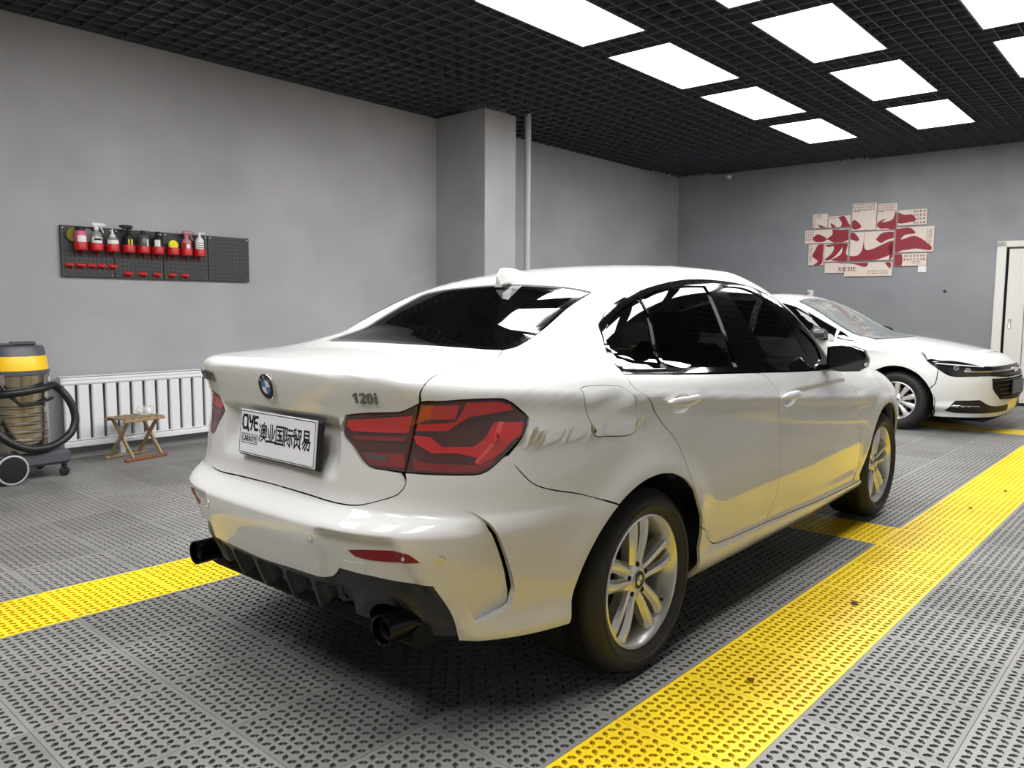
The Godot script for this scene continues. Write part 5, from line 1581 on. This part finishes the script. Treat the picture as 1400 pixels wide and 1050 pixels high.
	for i in 2:
		var pd := obj("polishing_pad", mb().lathe([Vector2(0.0, -0.012), Vector2(0.05, -0.012), Vector2(0.055, -0.006), Vector2(0.055, 0.006), Vector2(0.05, 0.012), Vector2(0.0, 0.012)], 28, Transform3D(Basis(Vector3.RIGHT, PI / 2))).mesh(), M.pad_olive if i == 0 else M.pad_grey)
		pd.position = Vector3(1.272 if i == 0 else 1.372, 1.772, zf + 0.012)
		tag(pd, ["round olive polishing pad hung behind the pink-labelled bottle", "round grey polishing pad hung between the first two bottles"][i], "pad")

func trigger_bottle(at: Vector3, label: String, body: Material, head: Material, hgt: float, turn: float) -> Node3D:
	var o := thing("spray_bottle", label, "spray bottle", at)
	child(o, "body", mb().lathe([Vector2(0.0, 0.0), Vector2(0.037, 0.001), Vector2(0.040, 0.006), Vector2(0.040, hgt - 0.04), Vector2(0.034, hgt - 0.016), Vector2(0.016, hgt), Vector2(0.014, hgt + 0.012)], 24), body)
	var R := Basis(Vector3.UP, turn)
	var y := hgt + 0.008
	child(o, "trigger_head", mb().lathe([Vector2(0.018, y), Vector2(0.019, y + 0.002), Vector2(0.017, y + 0.026), Vector2(0.0, y + 0.026)], 18).box(R * Vector3(0.012, 0, 0) + Vector3(0, y + 0.042, 0), Vector3(0.094, 0.03, 0.024), 0.008).box(R * Vector3(0.064, 0, 0) + Vector3(0, y + 0.044, 0), Vector3(0.014, 0.018, 0.018), 0.004).box(R * Vector3(0.043, 0, 0) + Vector3(0, y + 0.006, 0), Vector3(0.009, 0.056, 0.014), 0.003, R * Basis(Vector3.BACK, 0.45)), head)
	return o

func build_radiator() -> void:
	var t := thing("radiator", "long white wall radiator of flat upright columns under the tool board", "radiator", Vector3(1.105, 0, ZW))
	var n := 19
	var p := 0.1046
	var len := n * p + 0.01
	child(t, "top_cover", mb().box(Vector3(len / 2, 0.628, 0.085), Vector3(len, 0.066, 0.086), 0.006).box(Vector3(len / 2, 0.612, 0.130), Vector3(len, 0.012, 0.006), 0.002).box(Vector3(len / 2, 0.640, 0.130), Vector3(len, 0.010, 0.006), 0.002).box(Vector3(len / 2, 0.663, 0.088), Vector3(len, 0.006, 0.098), 0.002), M.white_metal)
	child(t, "bottom_header", mb().box(Vector3(len / 2, 0.125, 0.085), Vector3(len, 0.048, 0.084), 0.006).box(Vector3(len / 2, 0.160, 0.126), Vector3(len, 0.012, 0.006), 0.002), M.white_metal)
	var col := mb().box(Vector3(0, 0.365, 0.108), Vector3(0.083, 0.47, 0.03), 0.008).box(Vector3(0, 0.365, 0.074), Vector3(0.05, 0.47, 0.04), 0.006).mesh()
	for k in n:
		var o := obj("column", col, M.white_metal, t)
		o.position = Vector3(0.056 + k * p, 0, 0)
	child(t, "end_plate", mb().box(Vector3(-0.004, 0.63, 0.085), Vector3(0.008, 0.07, 0.09), 0.002), M.white_metal)
	for x in [0.44, 1.6]:
		child(t, "foot_bracket", mb().box(Vector3(x, 0.12, 0.135), Vector3(0.035, 0.24, 0.004), 0.001).box(Vector3(x, 0.003, 0.115), Vector3(0.055, 0.006, 0.06), 0.001).box(Vector3(x - 0.02, 0.12, 0.12), Vector3(0.004, 0.22, 0.03), 0.001), M.white_metal)
	child(t, "valve", mb().tube([Vector3(0.03, 0.125, 0.085), Vector3(-0.12, 0.125, 0.085)], 0.014, 12).tube([Vector3(-0.03, 0.125, 0.085), Vector3(-0.065, 0.125, 0.085)], 0.024, 8).tube([Vector3(-0.10, 0.125, 0.085), Vector3(-0.10, 0.125, 0.006)], 0.014, 12), M.chrome, "metal pipe fitting")

func build_vacuum() -> void:
	var t := thing("vacuum_cleaner", "tall workshop vacuum with a yellow banded grey head, steel drum and black hose", "vacuum cleaner", Vector3(0.685, 0, -2.63), 0.10)
	child(t, "dolly", mb().box(Vector3(0.0, 0.145, 0.0), Vector3(0.52, 0.10, 0.46), 0.02), M.vac_grey, "dark grey wheeled base")
	var dr := [Vector2(0.0, 0.196), Vector2(0.196, 0.196)]
	for k in 5:
		var y := 0.285 + k * 0.058
		dr.append_array([Vector2(0.196, y - 0.012), Vector2(0.201, y - 0.005), Vector2(0.201, y + 0.005), Vector2(0.196, y + 0.012)])
	dr.append_array([Vector2(0.196, 0.64), Vector2(0.202, 0.645), Vector2(0.202, 0.655), Vector2(0.196, 0.66), Vector2(0.196, 0.735), Vector2(0.0, 0.735)])
	child(t, "steel_drum", mb().lathe(dr, 48), M.vac_steel)
	var hd := child(t, "motor_head", mb().lathe([Vector2(0.200, 0.868), Vector2(0.198, 0.872), Vector2(0.190, 0.925), Vector2(0.182, 0.936), Vector2(0.0, 0.940)], 12), M.vac_grey, "dark grey head")
	child(hd, "head_skirt", mb().lathe([Vector2(0.0, 0.735), Vector2(0.214, 0.735), Vector2(0.218, 0.74), Vector2(0.218, 0.765), Vector2(0.214, 0.770), Vector2(0.205, 0.772)], 48), M.vac_grey)
	child(hd, "yellow_band", mb().lathe([Vector2(0.212, 0.769), Vector2(0.211, 0.775), Vector2(0.200, 0.864), Vector2(0.197, 0.869)], 48), M.vac_yellow, "bright yellow band")
	child(hd, "carry_handle", mb().box(Vector3(0.05, 0.952, 0.03), Vector3(0.16, 0.028, 0.07), 0.01).box(Vector3(-0.09, 0.946, 0.03), Vector3(0.14, 0.02, 0.10), 0.008), M.vac_grey)
	for a in [0.75, 2.3, 3.9, 5.4]:
		var B := Basis(Vector3.UP, -a)
		child(t, "latch", mb().box(B * Vector3(0.214, 0.712, 0), Vector3(0.02, 0.085, 0.035), 0.004, B).box(B * Vector3(0.226, 0.735, 0), Vector3(0.008, 0.03, 0.02), 0.002, B), M.chrome)
	for s in [[0.215, 0.20], [0.215, -0.19], [-0.18, -0.19]]:
		child(t, "caster", mb().lathe([Vector2(0.0, -0.012), Vector2(0.026, -0.012), Vector2(0.034, -0.007), Vector2(0.034, 0.007), Vector2(0.026, 0.012), Vector2(0.0, 0.012)], 18, Transform3D(Basis(Vector3.RIGHT, PI / 2), Vector3(s[0], 0.035, s[1]))).box(Vector3(s[0], 0.075, s[1]), Vector3(0.028, 0.045, 0.036), 0.006), M.plastic_black)
	var W := Transform3D(Basis(Vector3.RIGHT, PI / 2), Vector3(-0.145, 0.105, 0.25))
	var bw := child(t, "rear_wheel", mb().lathe([Vector2(0.0, -0.012), Vector2(0.092, -0.015), Vector2(0.104, -0.012), Vector2(0.104, 0.012), Vector2(0.092, 0.015), Vector2(0.0, 0.010)], 36, W), M.plastic_black, "large black wheel with a pale rim")
	child(bw, "rim_ring", mb().lathe([Vector2(0.090, 0.0155), Vector2(0.094, 0.018), Vector2(0.100, 0.0165), Vector2(0.1035, 0.0125)], 36, W), M.pipe_grey)
	# hose: round the drum below the head, then a big loop down its side and across the front
	var key: Array[Vector3] = []
	for q in 9:
		var a := lerpf(2.9, 0.75, q / 8.0)
		key.append(Vector3(cos(a) * 0.236, lerpf(0.60, 0.655, q / 8.0), sin(a) * 0.236))
	key.append_array([Vector3(0.235, 0.625, 0.13), Vector3(0.285, 0.55, 0.15), Vector3(0.315, 0.46, 0.165), Vector3(0.312, 0.375, 0.18), Vector3(0.268, 0.30, 0.195), Vector3(0.17, 0.243, 0.215), Vector3(0.06, 0.226, 0.24), Vector3(-0.05, 0.24, 0.245), Vector3(-0.16, 0.31, 0.225), Vector3(-0.24, 0.42, 0.17)])
	var cv := Curve3D.new()
	for i in key.size():
		var tg := (key[mini(i + 1, key.size() - 1)] - key[maxi(i - 1, 0)]) / 6.0
		cv.add_point(key[i], -tg, tg)
	var fine := []
	for i in 240:
		fine.append(cv.sample_baked(cv.get_baked_length() * i / 239.0, true))
	child(t, "hose", mb().tube(fine, 0.027, 14, false, 0.035), M.hose_black, "thick black ribbed hose")
	child(t, "hose_strap", mb().tube([Vector3(-0.17, 0.72, 0.14), Vector3(-0.13, 0.62, 0.20), Vector3(-0.06, 0.545, 0.215), Vector3(0.08, 0.545, 0.205), Vector3(0.19, 0.56, 0.12)], 0.012, 8), M.hose_black)

func build_stool() -> void:
	var t := thing("stool", "low folding wooden stool with crossed legs standing before the radiator", "stool", Vector3(1.565, 0, -2.79), 0.2)
	for s in [-1.0, 1.0]:
		child(t, "seat_rail", mb().box(Vector3(0, 0.318, s * 0.125), Vector3(0.36, 0.022, 0.026), 0.004), M.stool_wood)
		child(t, "foot_bar", mb().box(Vector3(0, 0.013, s * 0.13), Vector3(0.37, 0.022, 0.03), 0.004), M.stool_red_wood if s > 0 else M.stool_wood, "reddish brown foot bar" if s > 0 else "")
		for x in [-0.125, 0.125]:
			var a := Vector3(x + s * 0.013, 0.313, -s * 0.118)
			var c := Vector3(x + s * 0.013, 0.022, s * 0.125)
			var d := c - a
			var B := Basis(Vector3.RIGHT, atan2(d.z, d.y))
			child(t, "leg", mb().box((a + c) / 2, Vector3(0.02, d.length() + 0.01, 0.028), 0.003, B), M.stool_wood)
	for k in 5:
		child(t, "seat_slat", mb().box(Vector3(-0.14 + k * 0.07, 0.3335, 0), Vector3(0.052, 0.009, 0.262), 0.002), M.stool_wood)
	child(t, "cross_pin", mb().tube([Vector3(-0.15, 0.168, 0), Vector3(0.15, 0.168, 0)], 0.006, 8), M.chrome)
	RNG.seed = 5
	var rings := []
	for r in [[0.052, 0.0], [0.060, 0.012], [0.075, 0.035], [0.062, 0.060], [0.030, 0.072]]:
		var ring: Array[Vector3] = []
		for k in 16:
			var a := TAU * k / 16
			ring.append(Vector3(cos(a) * r[0] * RNG.randf_range(0.85, 1.12), r[1] + RNG.randf_range(-0.004, 0.006) * (1.0 if r[1] > 0 else 0.0) + 0.004, sin(a) * r[0] * 0.8 * RNG.randf_range(0.85, 1.12)))
		rings.append(ring)
	var o := obj("plastic_wrap", mb().loft(rings, true, true, false).mesh(), M.clear_plastic)
	o.position = Vector3(1.655, 0.337, -2.80)
	tag(o, "crumpled clear plastic wrap lying on the wooden stool", "plastic wrap")

# ------------------------------------------------------------------ on the back wall
func build_back_wall_things() -> void:
	var X := Transform3D(Basis(Vector3.UP, 0.0828), Vector3(10.83, 0, 0))       # x into the wall, z along it
	var P := X * Transform3D(Basis(Vector3(0, 0, 1), Vector3(0, 1, 0), Vector3(-1, 0, 0)), Vector3.ZERO)   # x along, y up, z out of the wall
	var art := thing("wall_art", "cluster of beige canvas panels bearing large dark red brush characters", "wall art", P.origin)
	art.transform = P
	RNG.seed = 12
	var k := 0
	for c in CANVASES:
		var o := obj("canvas_panel", mb().box(Vector3((c[0] + c[1]) / 2, (c[2] + c[3]) / 2, 0.012), Vector3(c[1] - c[0], c[3] - c[2], 0.024), 0.003).mesh(), M.canvas_beige, art)
		var rect := PackedVector2Array([Vector2(c[0] + .003, c[2] + .003), Vector2(c[1] - .003, c[2] + .003), Vector2(c[1] - .003, c[3] - .003), Vector2(c[0] + .003, c[3] - .003)])
		for s in BRUSH:
			var raw: Array = s.duplicate()
			raw.append(s[0])
			raw.append(s[1])
			var poly := outline([raw], 0.012)
			if Geometry2D.triangulate_polygon(poly).is_empty():
				continue
			for part in Geometry2D.intersect_polygons(poly, rect):
				if part.size() > 2 and not Geometry2D.triangulate_polygon(part).is_empty():
					child(o, "brush_stroke", mb().prism(part, 0.0242, 0.0250), M.brush_red)
		# lines of small print where the photograph shows them: [panel, x0, y top, columns, rows, size]
		var pr := mb()
		for q in [[0, .03, .97, 5, 2, .022], [0, .03, .6, 2, 5, .018], [1, .04, .92, 6, 2, .014], [2, .02, .985, 10, 3, .026], [2, .06, .76, 3, 1, .03], [3, .04, .97, 8, 3, .024], [3, .04, .77, 5, 2, .014], [4, .52, .95, 4, 4, .036], [5, .02, .95, 4, 4, .026], [7, .04, .95, 2, 8, .022], [9, .80, .90, 3, 8, .022], [10, .28, .94, 7, 2, .036], [10, .55, .4, 6, 2, .016], [12, .50, .45, 10, 2, .024]]:
			if q[0] != k:
				continue
			for r in q[4]:
				for m in q[3]:
					var s: float = q[5]
					var x: float = c[0] + (c[1] - c[0]) * q[1] + m * s * 1.15
					var y: float = c[3] - (c[3] - c[2]) * (1.0 - q[2]) - s - r * s * 1.4
					if x + s > c[1] - 0.004 or y < c[2] + 0.004:
						continue
					for z in 4:
						var e := RNG.randf_range(0.15, 0.8)
						if z % 2 == 0:
							pr.box(Vector3(x + s * 0.45, y + s * (0.15 + 0.25 * z), 0.0244), Vector3(s * RNG.randf_range(0.5, 0.9), s * 0.15, 0.0006))
						else:
							pr.box(Vector3(x + s * e, y + s * 0.45, 0.0244), Vector3(s * 0.16, s * RNG.randf_range(0.5, 0.9), 0.0006))
		if pr.v.size():
			child(o, "small_print", pr, M.print_brown)
		k += 1
	for w in [["XI", -0.522], ["CHE", -0.395]]:
		var xi := obj("printed_word", text_mesh(w[0], 0.058, 0.0008, true, true), M.print_brown, art)
		xi.position = Vector3(w[1], 1.808, 0.0246)
	var sw := P_thing("light_switch", "small white switch plate at the lower right corner of the red and beige wall art", "switch", P, Vector3(0.546, 1.795, 0))
	child(sw, "plate", mb().box(Vector3(0, 0, 0.006), Vector3(0.105, 0.105, 0.012), 0.003), M.white_plastic)
	child(sw, "rocker", mb().box(Vector3(0, 0.004, 0.0135), Vector3(0.05, 0.07, 0.006), 0.002), M.white_metal)
	var so := P_thing("wall_socket", "small white socket box on the back wall just above the second car's roof", "socket", P, Vector3(-0.941, 1.470, 0))
	child(so, "box", mb().box(Vector3(0, 0, 0.018), Vector3(0.085, 0.085, 0.036), 0.004), M.white_plastic)
	child(so, "plug", mb().box(Vector3(-0.022, 0.004, 0.044), Vector3(0.045, 0.03, 0.022), 0.004), M.pipe_grey)
	var hk := P_thing("wall_bolt", "small dark bolt end on the bare back wall right of the art", "bolt", P, Vector3(0.841, 1.483, 0))
	child(hk, "head", mb().box(Vector3(0, 0, 0.008), Vector3(0.032, 0.032, 0.016), 0.004, Basis(Vector3.BACK, 0.78)), M.plastic_dark)
	var cc := P_thing("security_camera", "small grey dome security camera under the ceiling in the far corner", "security camera", P, Vector3(-2.256, 3.30, 0))
	child(cc, "mount", mb().box(Vector3(0, 0.02, 0.03), Vector3(0.07, 0.05, 0.06), 0.008), M.pipe_grey)
	child(cc, "housing", mb().lathe([Vector2(0.0, -0.04), Vector2(0.03, -0.036), Vector2(0.044, -0.012), Vector2(0.044, 0.012), Vector2(0.0, 0.014)], 20, Transform3D(Basis(), Vector3(0, -0.005, 0.075))), M.white_plastic)
	child(cc, "lens", mb().lathe([Vector2(0.014, -0.004), Vector2(0.012, 0.004), Vector2(0.0, 0.005)], 14, Transform3D(Basis(Vector3.RIGHT, PI / 2 + 0.7), Vector3(0, -0.026, 0.108))), M.ink_black)
	# the white door: frame, dark gap, tall flat leaves
	var d := Node3D.new()
	d.name = "door_1"
	d.transform = P * Transform3D(Basis(), Vector3(1.425, 0, 0))
	add_child(d)
	d.set_meta("kind", "structure")
	tag(d, "tall white panelled sliding door in a white frame at the far right", "door")
	child(d, "door_frame", mb().box(Vector3(0.055, 1.06, 0.03), Vector3(0.11, 2.12, 0.06), 0.006).box(Vector3(0.9, 2.085, 0.03), Vector3(1.8, 0.08, 0.06), 0.006), M.door_white)
	child(d, "gap", mb().box(Vector3(0.125, 1.02, 0.006), Vector3(0.03, 2.02, 0.01)), M.void)
	for i in 4:
		var leaf := child(d, "door_leaf", mb().box(Vector3(0.14 + 0.10 + i * 0.42, 1.02, 0.02), Vector3(0.20, 2.0, 0.03), 0.006).box(Vector3(0.14 + 0.31 + i * 0.42, 1.02, 0.026), Vector3(0.205, 2.0, 0.03), 0.006), M.door_white)
		if i == 0:
			child(leaf, "latch", mb().box(Vector3(0.19, 1.05, 0.04), Vector3(0.03, 0.13, 0.02), 0.005), M.chrome)

func P_thing(called: String, label: String, category: String, P: Transform3D, at: Vector3) -> Node3D:
	var o := thing(called, label, category)
	o.transform = P * Transform3D(Basis(), at)
	return o

func build_small_things() -> void:
	RNG.seed = 31
	var spots := [[1.308, 2.586, "nearest the camera on the yellow strip"], [2.242, 2.607, "second nearest on the yellow strip"], [4.385, 2.589, "third along the yellow strip"], [5.066, 2.657, "farthest along the yellow strip"]]
	for s in spots:
		var rings := []
		var a0 := RNG.randf_range(0, 3.0)
		for q in 6:
			var t := q / 5.0
			var w := 0.011 * sin(PI * clampf(t, 0.08, 0.95))
			var y := 0.006 + 0.006 * sin(t * 5.0)
			var ring: Array[Vector3] = []
			for k in [[-1.0, 0.004], [0.0, 0.0], [1.0, 0.004], [0.0, 0.0012]]:
				ring.append(Vector3(-0.025 + 0.05 * t, y + k[1], w * k[0]).rotated(Vector3.UP, a0))
			rings.append(ring)
		var o := obj("dry_leaf", mb().loft(rings, true, true, false).mesh(), M.leaf_brown)
		o.position = Vector3(s[0], -0.004, s[1])
		tag(o, "tiny dry brown leaf lying on the tiles, %s" % s[2], "leaf", "dry leaves on the yellow strip")
